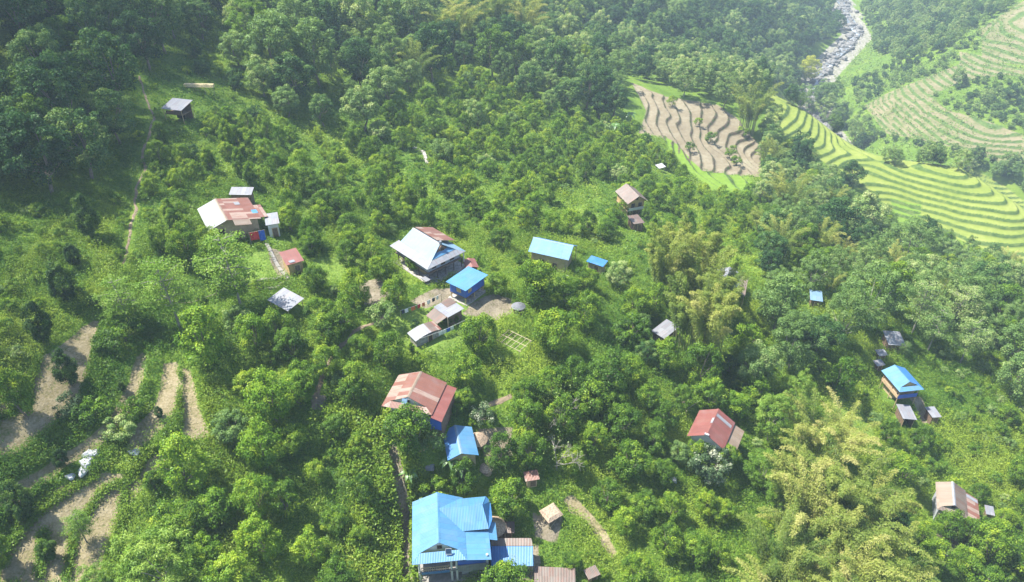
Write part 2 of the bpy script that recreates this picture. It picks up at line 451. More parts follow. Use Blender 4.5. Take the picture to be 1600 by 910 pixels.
def ground_material():
    t = NT('ground')
    a = t.n('Attribute', attribute_name='zone_a'); b = t.n('Attribute', attribute_name='zone_b'); c = t.n('Attribute', attribute_name='zone_c')
    A = t.n('SeparateColor'); t.l(a.outputs['Color'], A.inputs[0])
    B = t.n('SeparateColor'); t.l(b.outputs['Color'], B.inputs[0])
    Cc = t.n('SeparateColor'); t.l(c.outputs['Color'], Cc.inputs[0])
    big = t.noise(.09, 5); mid = t.noise(.6, 6); fine = t.noise(3.5, 6)
    def w(x, amp=.45):
        v = t.math('ADD', x, t.math('MULTIPLY', t.math('SUBTRACT', mid, .5), amp))
        return t.math('MULTIPLY', t.math('SUBTRACT', v, .38), 5.0, True)
    grass = t.ramp(t.math('ADD', t.math('MULTIPLY', big, .5), t.math('MULTIPLY', fine, .5)), [(.3,(.045,.09,.016)),(.5,(.10,.17,.022)),(.7,(.19,.245,.034))])
    lawn = t.ramp(fine, [(.3,(.09,.17,.030)),(.7,(.19,.26,.05))])
    soil = t.ramp(t.math('ADD', t.math('MULTIPLY', mid, .5), t.math('MULTIPLY', fine, .5)), [(.36,(.10,.13,.04)),(.45,(.20,.17,.09)),(.56,(.265,.225,.14)),(.7,(.34,.30,.20))])
    yard = t.ramp(t.math('ADD', t.math('MULTIPLY', mid, .5), t.math('MULTIPLY', fine, .5)), [(.36,(.10,.11,.045)),(.45,(.17,.145,.10)),(.7,(.29,.255,.19))])
    ripe = t.ramp(t.math('ADD', t.math('MULTIPLY', big, .6), t.math('MULTIPLY', mid, .4)), [(.3,(.12,.17,.033)),(.5,(.18,.225,.045)),(.7,(.24,.265,.075))])
    bright = t.ramp(mid, [(.3,(.11,.19,.024)),(.7,(.15,.235,.034))])
    brown = t.ramp(t.math('ADD', t.math('MULTIPLY', big, .6), t.math('MULTIPLY', mid, .4)), [(.3,(.14,.115,.074)),(.5,(.19,.162,.108)),(.62,(.23,.205,.142)),(.75,(.17,.19,.075))])
    farc = t.ramp(t.math('ADD', t.math('MULTIPLY', big, .55), t.math('MULTIPLY', mid, .45)), [(.34,(.10,.13,.045)),(.45,(.155,.155,.07)),(.58,(.215,.185,.11))])
    bank = t.ramp(mid, [(.3,(.13,.15,.08)),(.5,(.22,.21,.17)),(.7,(.32,.31,.28))])
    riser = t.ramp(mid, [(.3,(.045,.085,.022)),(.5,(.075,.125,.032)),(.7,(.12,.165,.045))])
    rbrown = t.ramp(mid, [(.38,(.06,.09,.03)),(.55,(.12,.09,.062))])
    col = t.mix(w(Cc.outputs[0]), grass, lawn)
    col = t.mix(w(A.outputs[0], .8), col, soil)
    col = t.mix(w(A.outputs[1], .7), col, yard)
    col = t.mix(w(A.outputs[2], .2), col, ripe)
    col = t.mix(w(B.outputs[1], .2), col, brown)
    col = t.mix(w(B.outputs[0], .2), col, bright)
    col = t.mix(w(Cc.outputs[1], .5), col, farc)
    col = t.mix(w(Cc.outputs[2], .5), col, bank)
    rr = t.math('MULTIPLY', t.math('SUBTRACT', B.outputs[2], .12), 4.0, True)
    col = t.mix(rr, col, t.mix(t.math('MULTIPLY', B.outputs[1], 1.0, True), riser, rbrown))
    t.l(col, t.b.inputs['Base Color'])
    t.b.inputs['Roughness'].default_value = 1.0
    t.b.inputs['Specular IOR Level'].default_value = .1
    t.bump(t.math('ADD', fine, t.math('MULTIPLY', mid, 1.5)), .25, .6)
ground_material()

def water_material():
    t = NT('river_water')
    f = t.noise(.16, 8, None, .7)
    t.l(t.ramp(f, [(.40,(.09,.11,.12)),(.52,(.20,.23,.25)),(.64,(.62,.64,.67))]), t.b.inputs['Base Color'])
    t.b.inputs['Roughness'].default_value = .35
    t.bump(f, .4)
water_material()
def cloud_material():
    t = NT('cloud_vapour')
    t.t.nodes.remove(t.b)
    a = t.n('BsdfTransparent'); b = t.n('BsdfTranslucent'); d = t.n('BsdfDiffuse'); b.inputs[0].default_value = d.inputs[0].default_value = (.9,.9,.92,1)
    m = t.n('MixShader'); m.inputs[0].default_value = .5; t.l(b.outputs[0], m.inputs[1]); t.l(d.outputs[0], m.inputs[2])
    m2 = t.n('MixShader'); m2.inputs[0].default_value = .10; t.l(a.outputs[0], m2.inputs[1]); t.l(m.outputs[0], m2.inputs[2])
    t.l(m2.outputs[0], t.t.nodes['Material Output'].inputs['Surface'])
cloud_material()

# ------------------------------------------------------------------ mesh helpers
def tag(o, label=None, cat=None, group=None, kind=None):
    for k, v in (('label', label), ('category', cat), ('group', group), ('kind', kind)):
        if v: o[k] = v
    return o

def empty(name, loc, rz=0.0, **kw):
    o = bpy.data.objects.new(name, None)
    o.location = loc; o.rotation_euler = (0, 0, rz); o.empty_display_size = .3
    COL.objects.link(o)
    return tag(o, **kw)

def link(name, me, parent=None, mat=None):
    o = bpy.data.objects.new(name, me)
    COL.objects.link(o)
    if parent is not None: o.parent = parent
    if mat: me.materials.clear(); me.materials.append(MATS[mat])
    return o

def np_mesh(name, co, quads, tint=None, mat=None, smooth_=False):
    me = bpy.data.meshes.new(name)
    co = np.asarray(co, np.float32); q = np.asarray(quads, np.int32)
    k = q.shape[1]
    me.vertices.add(len(co)); me.vertices.foreach_set('co', co.ravel())
    me.loops.add(q.size); me.loops.foreach_set('vertex_index', q.ravel())
    me.polygons.add(len(q)); me.polygons.foreach_set('loop_start', np.arange(0, q.size, k, dtype=np.int32))
    me.polygons.foreach_set('loop_total', np.full(len(q), k, np.int32))
    if smooth_: me.polygons.foreach_set('use_smooth', np.ones(len(q), bool))
    if tint is not None:
        a = me.attributes.new('tint', 'FLOAT', 'POINT'); a.data.foreach_set('value', np.asarray(tint, np.float32))
    me.update(calc_edges=True)
    if mat: me.materials.append(MATS[mat])
    return me

class MB:
    """collects faces; build() links them as one mesh object"""
    def __init__(s): s.v = []; s.f = []; s.uv = []
    def poly(s, pts, uv=None):
        pts = [Vector(p) for p in pts]
        i = len(s.v); s.v += pts; s.f.append(tuple(range(i, i+len(pts))))
        if uv is None:
            n = (pts[1]-pts[0]).cross(pts[2]-pts[0])
            ax = max(range(3), key=lambda k: abs(n[k]))
            uv = [((p[1], p[2]), (p[0], p[2]), (p[0], p[1]))[ax] for p in pts]
        s.uv.append(uv)
        return s
    def prism(s, bottom, top):
        """closed solid between two outlines of the same length"""
        n = len(bottom)
        s.poly(list(reversed(bottom))); s.poly(top)
        for i in range(n):
            j = (i+1) % n
            s.poly([bottom[i], bottom[j], top[j], top[i]])
        return s
    def box(s, x0, x1, y0, y1, z0, z1):
        b = [(x0,y0,z0),(x1,y0,z0),(x1,y1,z0),(x0,y1,z0)]
        return s.prism(b, [(p[0],p[1],z1) for p in b])
    def slab(s, pts, th=.05, axis=(0,1,0)):
        """sheet of thickness th hung below the outline; u runs along axis"""
        pts = [Vector(p) for p in pts]
        n = (pts[1]-pts[0]).cross(pts[2]-pts[0]).normalized()
        if n.z < 0: pts = pts[::-1]; n = -n
        U = Vector(axis); U = (U - n*U.dot(n)).normalized(); V = n.cross(U)
        uv = [(p.dot(U), p.dot(V)) for p in pts]
        low = [p - n*th for p in pts]
        s.poly(pts, uv); s.poly(low[::-1], uv[::-1])
        for i in range(len(pts)):
            j = (i+1) % len(pts)
            s.poly([low[i], low[j], pts[j], pts[i]])
        return s
    def tube(s, pts, r, n=6, cap=True):
        pts = [Vector(p) for p in pts]
        if not hasattr(r, '__len__'): r = [r]*len(pts)
        rings = []
        for i, p in enumerate(pts):
            d = (pts[min(i+1, len(pts)-1)] - pts[max(i-1, 0)]).normalized()
            a = d.cross(Vector((0,0,1)) if abs(d.z) < .9 else Vector((1,0,0))).normalized(); b = d.cross(a)
            base = len(s.v)
            for k in range(n):
                t = 2*math.pi*k/n
                s.v.append(p + (a*math.cos(t) + b*math.sin(t))*r[i])
            rings.append(base)
        for i in range(len(pts)-1):
            for k in range(n):
                k2 = (k+1) % n
                s.f.append((rings[i]+k, rings[i]+k2, rings[i+1]+k2, rings[i+1]+k)); s.uv.append([(0,0),(1,0),(1,1),(0,1)])
        if cap:
            for b in (rings[0], rings[-1]):
                s.f.append(tuple(range(b, b+n))); s.uv.append([(0,0)]*n)
        return s
    def bar(s, a, b, w, h=None):
        return s.tube([a, b], w/2, 6 if h is None else 4)
    def mesh(s, name):
        me = bpy.data.meshes.new(name)
        me.from_pydata([tuple(v) for v in s.v], [], s.f)
        ul = me.uv_layers.new(name='UVMap')
        ul.data.foreach_set('uv', np.array([c for f in s.uv for p in f for c in p[:2]], np.float32))
        me.update()
        return me
    def build(s, name, mat, parent=None):
        return link(name, s.mesh(name), parent, mat)

# ------------------------------------------------------------------ ground
def spaced(segs):
    out = []
    for a, b, st in segs: out += list(np.arange(a, b, st))
    return np.array(out)
gx = spaced([(-520,-160,24),(-160,-84,3),(-84,92,.42),(92,215,.45),(215,330,.9),(330,420,6),(420,1000,30)])
gy = spaced([(-240,30,24),(30,46,2),(46,158,.42),(158,330,.45),(330,520,.9),(520,640,8),(640,1401,40)])
GX, GY = np.meshgrid(gx, gy)
gz, zones = ground(GX.ravel(), GY.ravel(), True)
co = np.stack([GX.ravel(), GY.ravel(), gz], -1)
nx, ny = len(gx), len(gy)
ii = np.arange(nx*ny).reshape(ny, nx)
gq = np.stack([ii[:-1,:-1].ravel(), ii[:-1,1:].ravel(), ii[1:,1:].ravel(), ii[1:,:-1].ravel()], -1)
gme = np_mesh('ground', co, gq, None, 'ground', True)
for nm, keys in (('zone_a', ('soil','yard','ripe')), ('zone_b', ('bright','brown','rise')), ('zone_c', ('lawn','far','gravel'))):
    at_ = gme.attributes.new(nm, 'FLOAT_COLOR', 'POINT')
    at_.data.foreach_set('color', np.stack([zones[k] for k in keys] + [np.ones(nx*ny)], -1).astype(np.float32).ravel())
tag(link('ground', gme), kind='structure')

def gridval(a, x, y):
    i = np.clip(np.searchsorted(gx, x) - 1, 0, nx-2); j = np.clip(np.searchsorted(gy, y) - 1, 0, ny-2)
    fx = (x-gx[i])/(gx[i+1]-gx[i]); fy = (y-gy[j])/(gy[j+1]-gy[j])
    A = a.reshape(ny, nx)
    return (A[j,i]*(1-fx)+A[j,i+1]*fx)*(1-fy) + (A[j+1,i]*(1-fx)+A[j+1,i+1]*fx)*fy
def gzat(x, y): return gridval(gz, np.asarray(x, float), np.asarray(y, float))
def gz1(x, y): return float(gzat(np.array([x]), np.array([y]))[0])

# river
rv = MB(); prev = None; pts = []
for i in range(len(RIV_W)-1):
    a, b = Vector(RIV_W[i]), Vector(RIV_W[i+1])
    for k in range(8): pts.append(a.lerp(b, k/8))
for i, p in enumerate(pts):
    d = (pts[min(i+1, len(pts)-1)] - pts[max(i-1, 0)]); d.z = 0; d.normalize(); s_ = Vector((-d.y, d.x, 0))
    wd = 2.8 + .9*math.sin(i*.7)
    l, r_ = p - s_*wd, p + s_*wd
    if prev: rv.poly([prev[0], prev[1], r_, l])
    prev = (l, r_)
tag(rv.build('river', 'river_water'), kind='structure')

# footpath on the shaded slope
def path_mesh(px_pts, width, name, mat):
    P = [at(*p) for p in px_pts]
    dense = []
    for (x1,y1),(x2,y2) in zip(P[:-1], P[1:]):
        n = max(2, int(math.hypot(x2-x1, y2-y1)/.5))
        for k in range(n):
            dense.append((x1+(x2-x1)*k/n, y1+(y2-y1)*k/n))
    dense.append(P[-1])
    D = np.array(dense)
    for _ in range(6): D[1:-1] = (D[:-2] + D[2:] + 2*D[1:-1])/4
    D[:,0] += (fbm(D[:,0]*3, D[:,1], 3.0, 4)-.5)*.8
    t = np.gradient(D, axis=0); t /= np.maximum(np.hypot(t[:,0], t[:,1])[:,None], 1e-6)
    nrm = np.stack([-t[:,1], t[:,0]], -1)
    w = width*(.5 + .7*vnoise(D[:,0], D[:,1], 2.0, 3))[:,None]
    rows = [D + nrm*w*k for k in (-.5, -.17, .17, .5)]
    co = np.concatenate([np.concatenate([r, (gzat(r[:,0], r[:,1]) + (.10 if 0 < i < 3 else .03))[:,None]], -1) for i, r in enumerate(rows)])
    n = len(D); q = []
    for k in range(3):
        a = np.arange(n-1) + k*n
        q.append(np.stack([a, a+n, a+n+1, a+1], -1))
    return tag(link(name, np_mesh(name, co, np.concatenate(q), None, mat, True)), kind='structure'), D
foot, FOOT = path_mesh([(218,120),(232,165),(242,185),(236,205),(228,225),(222,245),(228,260),(212,290),(212,320),(206,350),(202,380),(192,412)], .5, 'footpath', 'path_earth')
foot2, FOOT2 = path_mesh([(618,470),(600,500),(555,515),(520,560),(498,600),(490,640)], .8, 'footpath', 'path_earth')
foot3, FOOT3 = path_mesh([(740,655),(760,635),(800,618)], .9, 'footpath', 'path_earth')

# ------------------------------------------------------------------ foliage builders (numpy)
def norm(v): return v / np.maximum(np.linalg.norm(v, axis=-1, keepdims=True), 1e-9)
def unit(rng, n): return norm(rng.normal(size=(n, 3)))

def leaf_quads(c, nrm, size, asp, rng, along=None, fold=.18):
    """folded diamond leaves; along: preferred direction of the midrib"""
    n = len(c); nrm = norm(nrm)
    t = rng.normal(size=(n, 3)) if along is None else along + rng.normal(size=(n, 3))*.25
    t = norm(t - nrm*(t*nrm).sum(-1, keepdims=True)); b = np.cross(nrm, t)
    s = np.asarray(size).reshape(-1, 1)*np.ones((n, 1))
    v = np.stack([c - t*s*.5, c + b*s*asp*.5 + nrm*s*fold, c + t*s*.5, c - b*s*asp*.5 + nrm*s*fold], 1).reshape(-1, 3)
    q = np.arange(4*n).reshape(n, 4)
    return v, q

class Tree:
    def __init__(s): s.lv = []; s.lq = []; s.lt = []; s.n = 0; s.w = MB()
    def add(s, v, q, tint):
        s.lv.append(v); s.lq.append(q + s.n); s.lt.append(np.repeat(tint, 4)); s.n += len(v)
    def arrays(s): return np.concatenate(s.lv), np.concatenate(s.lq), np.concatenate(s.lt)
    def crown(s, name, mat): return np_mesh(name, *s.arrays()[:2], s.arrays()[2], mat)
    def trunk(s, name, mat):
        me = s.w.mesh(name); me.materials.append(MATS[mat]); return me

def blob_tree(seed, Rr, H, base, ncl, nleaf, lsize, asp=.6, rc=(.26,.42), upright=.0, squash=.8, trunk_r=.12, ragged=.25, top=.0, sprig=.0, droop=0.0, full=False):
    """crown of overlapping leaf clumps carried by limbs; H crown height, base its lowest leaf"""
    g = np.random.default_rng(seed); T = Tree()
    d = unit(g, ncl); d[:, 2] = d[:, 2] if full else np.where(d[:, 2] < -.5, -d[:, 2], d[:, 2])
    rad = g.uniform(.5, 1.0, ncl)**.5
    lob = 1 + ragged*np.sin(np.arctan2(d[:,1], d[:,0])*g.integers(2,4) + g.uniform(0,6)) * np.cos(d[:,2]*3 + g.uniform(0,6))
    zrel = d[:,2]*rad
    taper = (1 - top*np.clip(zrel, 0, 1))*(1 - .25*np.clip(-zrel, 0, 1))
    cc = np.stack([d[:,0]*rad*Rr*lob*taper, d[:,1]*rad*Rr*lob*taper, base + H*.5 + zrel*H*.5*lob], -1)
    cr = Rr*g.uniform(*rc, ncl)
    ctint = np.clip(.42 + .17*g.normal(size=ncl), .05, .95)
    per = np.maximum((nleaf*cr**2/np.sum(cr**2)).astype(int), 4)
    for i in range(ncl):
        n = per[i]
        u = unit(g, n); u[:,2] = np.where(u[:,2] < -.45, -u[:,2], u[:,2])
        rr = cr[i]*(.55 + .5*g.random(n)**.7)
        if sprig: rr *= 1 + sprig*(g.random(n) > .86)
        pos = cc[i] + u*rr[:,None]*np.array([1,1,squash + upright])
        nr = norm(u + np.array([0,0,.55]) + g.normal(size=(n,3))*.55)
        al = None
        if droop: al = norm(u*.8 + np.array([0,0,-droop]))
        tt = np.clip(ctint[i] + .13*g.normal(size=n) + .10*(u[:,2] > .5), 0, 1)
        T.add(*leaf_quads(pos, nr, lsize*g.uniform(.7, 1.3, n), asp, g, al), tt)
    lean = g.normal(size=2)*.06*H
    fork = base + H*.12
    T.w.tube([(0,0,-.6),(lean[0]*.4,lean[1]*.4,fork*.55),(lean[0],lean[1],fork)], [trunk_r*1.25, trunk_r, trunk_r*.8], 7)
    for i in g.permutation(ncl)[:min(ncl, 9)]:
        m = (np.array([lean[0],lean[1],fork]) + cc[i])/2 + np.array([0,0,.12*H])*g.uniform(-.2,.6)
        T.w.tube([(lean[0],lean[1],fork*.96), tuple(m), tuple(cc[i])], [trunk_r*.55, trunk_r*.34, trunk_r*.1], 5, False)
    return T

def slender_tree(seed, H, Rr, nl, lsize, levels=6, open_=.35):
    """tall open tree: bare straight trunk, flat tiers of leaf sprays"""
    g = np.random.default_rng(seed); T = Tree()
    lean = g.normal(size=2)*.04*H
    tp = lambda z: np.array([lean[0]*(z/H)**1.5, lean[1]*(z/H)**1.5, z])
    T.w.tube([tuple(tp(z)) if z > 0 else (0,0,-.8) for z in np.linspace(0, H*.96, 7)], list(np.linspace(.017*H, .004*H, 7)), 7)
    ends = []
    for k in range(levels):
        z = H*(open_ + (1-open_)*k/(levels-.4))
        m = int(3 + (k < levels-2)*2)
        for j in range(m):
            a = 2*math.pi*(j + g.random()*.7)/m + k
            r = Rr*(1.05 - .75*abs((k/(levels-1)) - .35))*g.uniform(.6, 1.1)
            e = tp(z) + np.array([math.cos(a)*r, math.sin(a)*r, r*.30*g.uniform(.3,1.2)])
            T.w.tube([tuple(tp(z)), tuple((tp(z)*.45 + e*.55) + np.array([0,0,.08*r])), tuple(e)], [.006*H, .004*H, .002*H], 5, False)
            ends += [e, tp(z)*.4 + e*.6 + g.normal(size=3)*.2]
    per = nl//len(ends)
    for e in ends:
        s = Rr*g.uniform(.15, .26)
        p = g.normal(size=(per,3))*np.array([s, s, s*.30])*.75
        nr = np.array([0,0,1.]) + g.normal(size=(per,3))*.5
        T.add(*leaf_quads(e + p, nr, lsize*g.uniform(.7,1.3,per), .6, g), np.clip(.48 + .12*g.normal() + .15*g.normal(size=per), 0, 1))
    return T

def bamboo(seed, ncul=26, H=11.0, base_r=1.3, lean=3.6, dens=1.0, lsize=.62, dirbias=(0,0)):
    """clump of arching culms with feathery drooping sprays"""
    g = np.random.default_rng(seed); T = Tree()
    for c in range(ncul):
        a = g.uniform(0, 2*math.pi); rb = base_r*g.random()**.5
        b = np.array([math.cos(a)*rb, math.sin(a)*rb, 0])
        d = np.array([math.cos(a)+g.normal()*.4 + dirbias[0], math.sin(a)+g.normal()*.4 + dirbias[1], 0]); d /= max(np.linalg.norm(d), .3)
        h = H*g.uniform(.62, 1.06); L = lean*g.uniform(.35, 1.15)
        f = lambda t: b + d*L*t**2.3 + np.array([0,0,1])*h*(t - .27*t**4)
        T.w.tube([tuple(f(t) - np.array([0,0,.5*(t == 0)])) for t in (0,.25,.5,.75,1)], [.06,.055,.045,.03,.012], 5, False)
        nn = int(20*dens); tt = np.linspace(.34, 1.0, nn)
        ct = np.clip(.45 + .16*g.normal(), 0, 1)
        for t in tt:
            p = f(t); k = int(g.integers(10, 17))
            off = unit(g, k)*np.array([1,1,.6])
            r = (.12 + .80*math.sin(math.pi*min(1, (t-.24)/.80))**.8)*g.uniform(.3, 1.0, k)
            pos = p + off*r[:,None] + np.array([0,0,-.12])
            al = norm(off*.9 + np.array([0,0,-.55]))
            nr = norm(np.array([0,0,1.]) + off*.5 + g.normal(size=(k,3))*.45)
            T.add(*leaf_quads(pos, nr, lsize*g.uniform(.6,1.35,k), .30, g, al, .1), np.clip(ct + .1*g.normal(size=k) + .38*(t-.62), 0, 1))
    return T

def bare_tree(seed, H):
    g = np.random.default_rng(seed); T = Tree()
    def grow(p, d, l, r, depth):
        q = p + d*l
        T.w.tube([tuple(p), tuple((p+q)/2 + g.normal(size=3)*l*.05), tuple(q)], [r, r*.85, r*.7], 5, False)
        if depth == 0: return
        for _ in range(3 if depth > 1 else 4):
            nd = norm(d + g.normal(size=3)*.55 + np.array([0,0,.15]))
            grow(q, nd, l*g.uniform(.6,.85), r*.6, depth-1)
    grow(np.array([0,0,-.5]), np.array([.05,.02,1.]), H*.33, .11, 4)
    n = 90
    T.add(*leaf_quads(g.normal(size=(n,3))*H*.2 + np.array([0,0,H*.8]), unit(g,n), .22, .6, g), np.full(n, .6))
    return T

def banana(seed):
    g = np.random.default_rng(seed); T = Tree()
    T.w.tube([(0,0,-.3),(.03,0,1.0),(.06,.02,1.9)], [.16,.13,.09], 7)
    for k in range(9):
        a = k*2.4 + g.normal()*.2; d = np.array([math.cos(a), math.sin(a), 0]); L = g.uniform(1.5,2.2); pr = None
        side = np.array([-d[1], d[0], 0])
        v = []
        for t in np.linspace(0, 1, 7):
            c = np.array([.06,.02,1.8]) + d*L*t*.85 + np.array([0,0,1])*L*(.75*t - .95*t*t)
            w = .30*math.sin(math.pi*min(1, .12+t*.88))
            v += [c - side*w + np.array([0,0,.10*w]), c - np.array([0,0,.02]), c + side*w + np.array([0,0,.10*w])]
        v = np.array(v); q = []
        for i in range(6):
            for j in range(2): q.append([i*3+j, i*3+j+1, i*3+j+4, i*3+j+3])
        T.lv.append(v); T.lq.append(np.array(q)+T.n); T.lt.append(np.full(len(v), g.uniform(.2,.9))); T.n += len(v)
    return T

# ------------------------------------------------------------------ buildings
LANDMARKS = {}          # short phrase -> picture position of the thing
SIGHT = []              # (x0, y0, x1, y1, distance) that growth must not cover
FOOTPRINT = []          # (x, y, r)

def sightline(root, pts, pad=0.0):
    mw = Matrix.Translation(root.location) @ Matrix.Rotation(root.rotation_euler.z, 4, 'Z')
    P = proj(np.array([tuple(mw @ Vector(p)) for p in pts]))
    SIGHT.append((P[:,0].min()-pad, P[:,1].min()-pad, P[:,0].max()+pad, P[:,1].max()+pad - .16*(P[:,1].max()-P[:,1].min()), P[:,2].max()))
    return P

def rooty(name, x, y, yaw, label, cat, short=None, group=None, r=4.0):
    z = gz1(x, y)
    o = empty(name, (x, y, z), R(yaw), label=label, cat=cat, group=group)
    q = proj(np.array([[x, y, z+2.0]]))[0]
    if short: LANDMARKS[short] = (q[0], q[1])
    FOOTPRINT.append((x, y, r))
    return o

def window(root, x, y, z, w, h, face, frame='old_wood', pane='painted_shade'):
    """framed opening set on a wall; face: unit outward (x, y)"""
    fx, fy = face; tx, ty = -fy, fx
    def bx(m, a0, a1, z0, z1, d0, d1):
        c = [(x+tx*a+fx*d, y+ty*a+fy*d) for a, d in ((a0,d0),(a1,d0),(a1,d1),(a0,d1))]
        m.prism([(p[0],p[1],z+z0) for p in c], [(p[0],p[1],z+z1) for p in c])
    f = MB(); b = .07
    bx(f, -w/2-b, -w/2, -h/2-b, h/2+b, -.02, .07); bx(f, w/2, w/2+b, -h/2-b, h/2+b, -.02, .07)
    bx(f, -w/2, w/2, h/2, h/2+b, -.02, .07); bx(f, -w/2, w/2, -h/2-b, -h/2, -.02, .09)
    bx(f, -.025, .025, -h/2, h/2, -.02, .06)
    o = f.build('window', frame, root)
    p = MB(); bx(p, -w/2, w/2, -h/2, h/2, -.02, .025)
    p.build('pane', pane, o)  # solid fill; its default colour paints the dark room behind
    return o

def door(root, x, y, z, w, h, face, mat='old_wood'):
    fx, fy = face; tx, ty = -fy, fx
    def bx(m, a0, a1, z0, z1, d0, d1):
        c = [(x+tx*a+fx*d, y+ty*a+fy*d) for a, d in ((a0,d0),(a1,d0),(a1,d1),(a0,d1))]
        m.prism([(p[0],p[1],z+z0) for p in c], [(p[0],p[1],z+z1) for p in c])
    m = MB(); bx(m, -w/2, w/2, 0, h, -.02, .05)
    o = m.build('door', mat, root)
    f = MB(); bx(f, -w/2-.1, -w/2, 0, h+.1, -.02, .09); bx(f, w/2, w/2+.1, 0, h+.1, -.02, .09); bx(f, -w/2, w/2, h, h+.1, -.02, .09)
    f.build('door_frame', 'pale_wood', o)
    return o

def posts(root, spots, z0, z1, r=.09, mat='pale_wood', name='post'):
    for x, y in spots:
        MB().tube([(x, y, z0), (x, y, z1)], r, 7).build(name, mat, root)

def gable_roof(root, L, wl, wr, he, hr, ml, mr=None, ins=0.0, skirt=False, hel=None, her=None, cap=None, th=.05, sk=None):
    """two slopes; ridge along local y, near end at -L/2; ins: the ridge stops short of the near eaves and a skirt slope closes the gable below"""
    hel = he if hel is None else hel; her = he if her is None else her
    out = []
    zr = he + hr
    for side, w, h0, m in ((-1, wl, hel, ml), (1, wr, her, mr or ml)):
        pts = [(0, L/2, zr), (0, -L/2+ins, zr)]
        if skirt:
            pts.append((side*w*.72, -L/2+ins*.72, zr + (h0-zr)*.72))
        pts += [(side*w, -L/2, h0), (side*w, L/2, h0)]
        out.append(MB().slab(pts, th).build('roof_slope', m, root))
    if skirt:
        a = [(-wl*.72, -L/2+ins*.72, zr+(hel-zr)*.72), (wr*.72, -L/2+ins*.72, zr+(her-zr)*.72), (wr, -L/2, her), (-wl, -L/2, hel)]
        up = Vector((0, 0, -.02))
        MB().slab([Vector(p)+up for p in a], th, (1,0,0)).build('skirt_roof', sk or ml, root)
    c = MB()
    for s_ in (-1, 1):
        w = wl if s_ < 0 else wr; h0 = hel if s_ < 0 else her
        k = .22/w
        c.slab([(0, L/2+.02, zr+.025), (0, -L/2+ins-.02, zr+.025), (s_*.22, -L/2+ins-.02, zr+(h0-zr)*k+.025), (s_*.22, L/2+.02, zr+(h0-zr)*k+.025)], .02)
    c.build('ridge_cap', cap or ml, out[0])
    return out

def gable_walls(root, L, wl, wr, he, hr, mat, z0=-1.2, ov=.55, ovn=.6, ovf=.4, hel=None, her=None, name='wall'):
    hel = he if hel is None else hel; her = he if her is None else her
    zr = he + hr
    def zt(a):
        w, h0 = (wl, hel) if a < 0 else (wr, her)
        return zr + (h0-zr)*abs(a)/w - .07
    xs = [-(wl-ov), 0, wr-ov]
    m = MB()
    f = lambda y: [(xs[0], y, z0), (xs[2], y, z0), (xs[2], y, zt(xs[2])), (0, y, zr-.07), (xs[0], y, zt(xs[0]))]
    m.prism(f(-L/2+ovn), f(L/2-ovf))
    return m.build(name, mat, root)

def shed(name, x, y, yaw, L, W, he, t, roof, wall, label, cat, short=None, closed=True, ov=.3, group=None, z0=-1.0, open_front=False, post_r=.06, th=.05, wname='wall'):
    """lean-to: roof edge at +y is t higher than the one at -y"""
    o = rooty(name, x, y, yaw, label, cat, short, group, max(L, W)*.6)
    q = [(-W/2, L/2, he+t/2), (W/2, L/2, he+t/2), (W/2, -L/2, he-t/2), (-W/2, -L/2, he-t/2)]
    MB().slab(q, th, (1,0,0)).build('roof', roof, o)
    for k in (-.3, .3):
        MB().box(-W/2+.1, W/2-.1, L*k-.05, L*k+.05, he+t*k-.17, he+t*k-.06).build('purlin', 'old_wood', o)
    if closed:
        a0, a1, b0, b1 = -W/2+ov, W/2-ov, -L/2+ov, L/2-ov
        zt = lambda yy: he + t*yy/L - .07
        if open_front:
            for nm, (c0, c1, d0, d1) in (('side_wall', (a0, a0+.1, b0, b1)), ('side_wall', (a1-.1, a1, b0, b1)), ('back_wall', (a0+.1, a1-.1, b1-.1, b1))):
                MB().prism([(c0,d0,z0),(c1,d0,z0),(c1,d1,z0),(c0,d1,z0)], [(c0,d0,zt(d0)),(c1,d0,zt(d0)),(c1,d1,zt(d1)),(c0,d1,zt(d1))]).build(nm, wall, o)
            posts(o, [(a0+.05, b0-.12), (a1-.05, b0-.12)], z0, zt(b0-.12)-.02, post_r)
        else:
            MB().prism([(a0,b0,z0),(a1,b0,z0),(a1,b1,z0),(a0,b1,z0)], [(a0,b0,zt(b0)),(a1,b0,zt(b0)),(a1,b1,zt(b1)),(a0,b1,zt(b1))]).build(wname, wall, o)
            door(o, a0+(a1-a0)*.6, b0, 0, .8, min(1.75, he-t/2-.35), (0,-1))
    else:
        posts(o, [(sx*(W/2-ov), sy*(L/2-ov)) for sx in (-1,1) for sy in (-1,1)], z0, he-abs(t)/2-.05, post_r)
    sightline(o, q)
    return o

# 1 -- two-storey house with the big blue roof, nearest the camera
h = rooty('blue_roof_house', -9.3, 57.3, 6.3, 'two storey white house under a broad sky blue roof with dormer and balcony', 'house', 'the big blue-roofed house', r=6.5)
L, wl, wr, he, hr = 9.4, 3.35, 3.3, 4.75, 1.5
gable_roof(h, L, wl, wr, he, hr, 'blue_sheet', ins=1.7, skirt=True)
gable_walls(h, L, wl, wr, he, hr, 'white_plaster', ov=.75, ovn=1.75, ovf=.4)
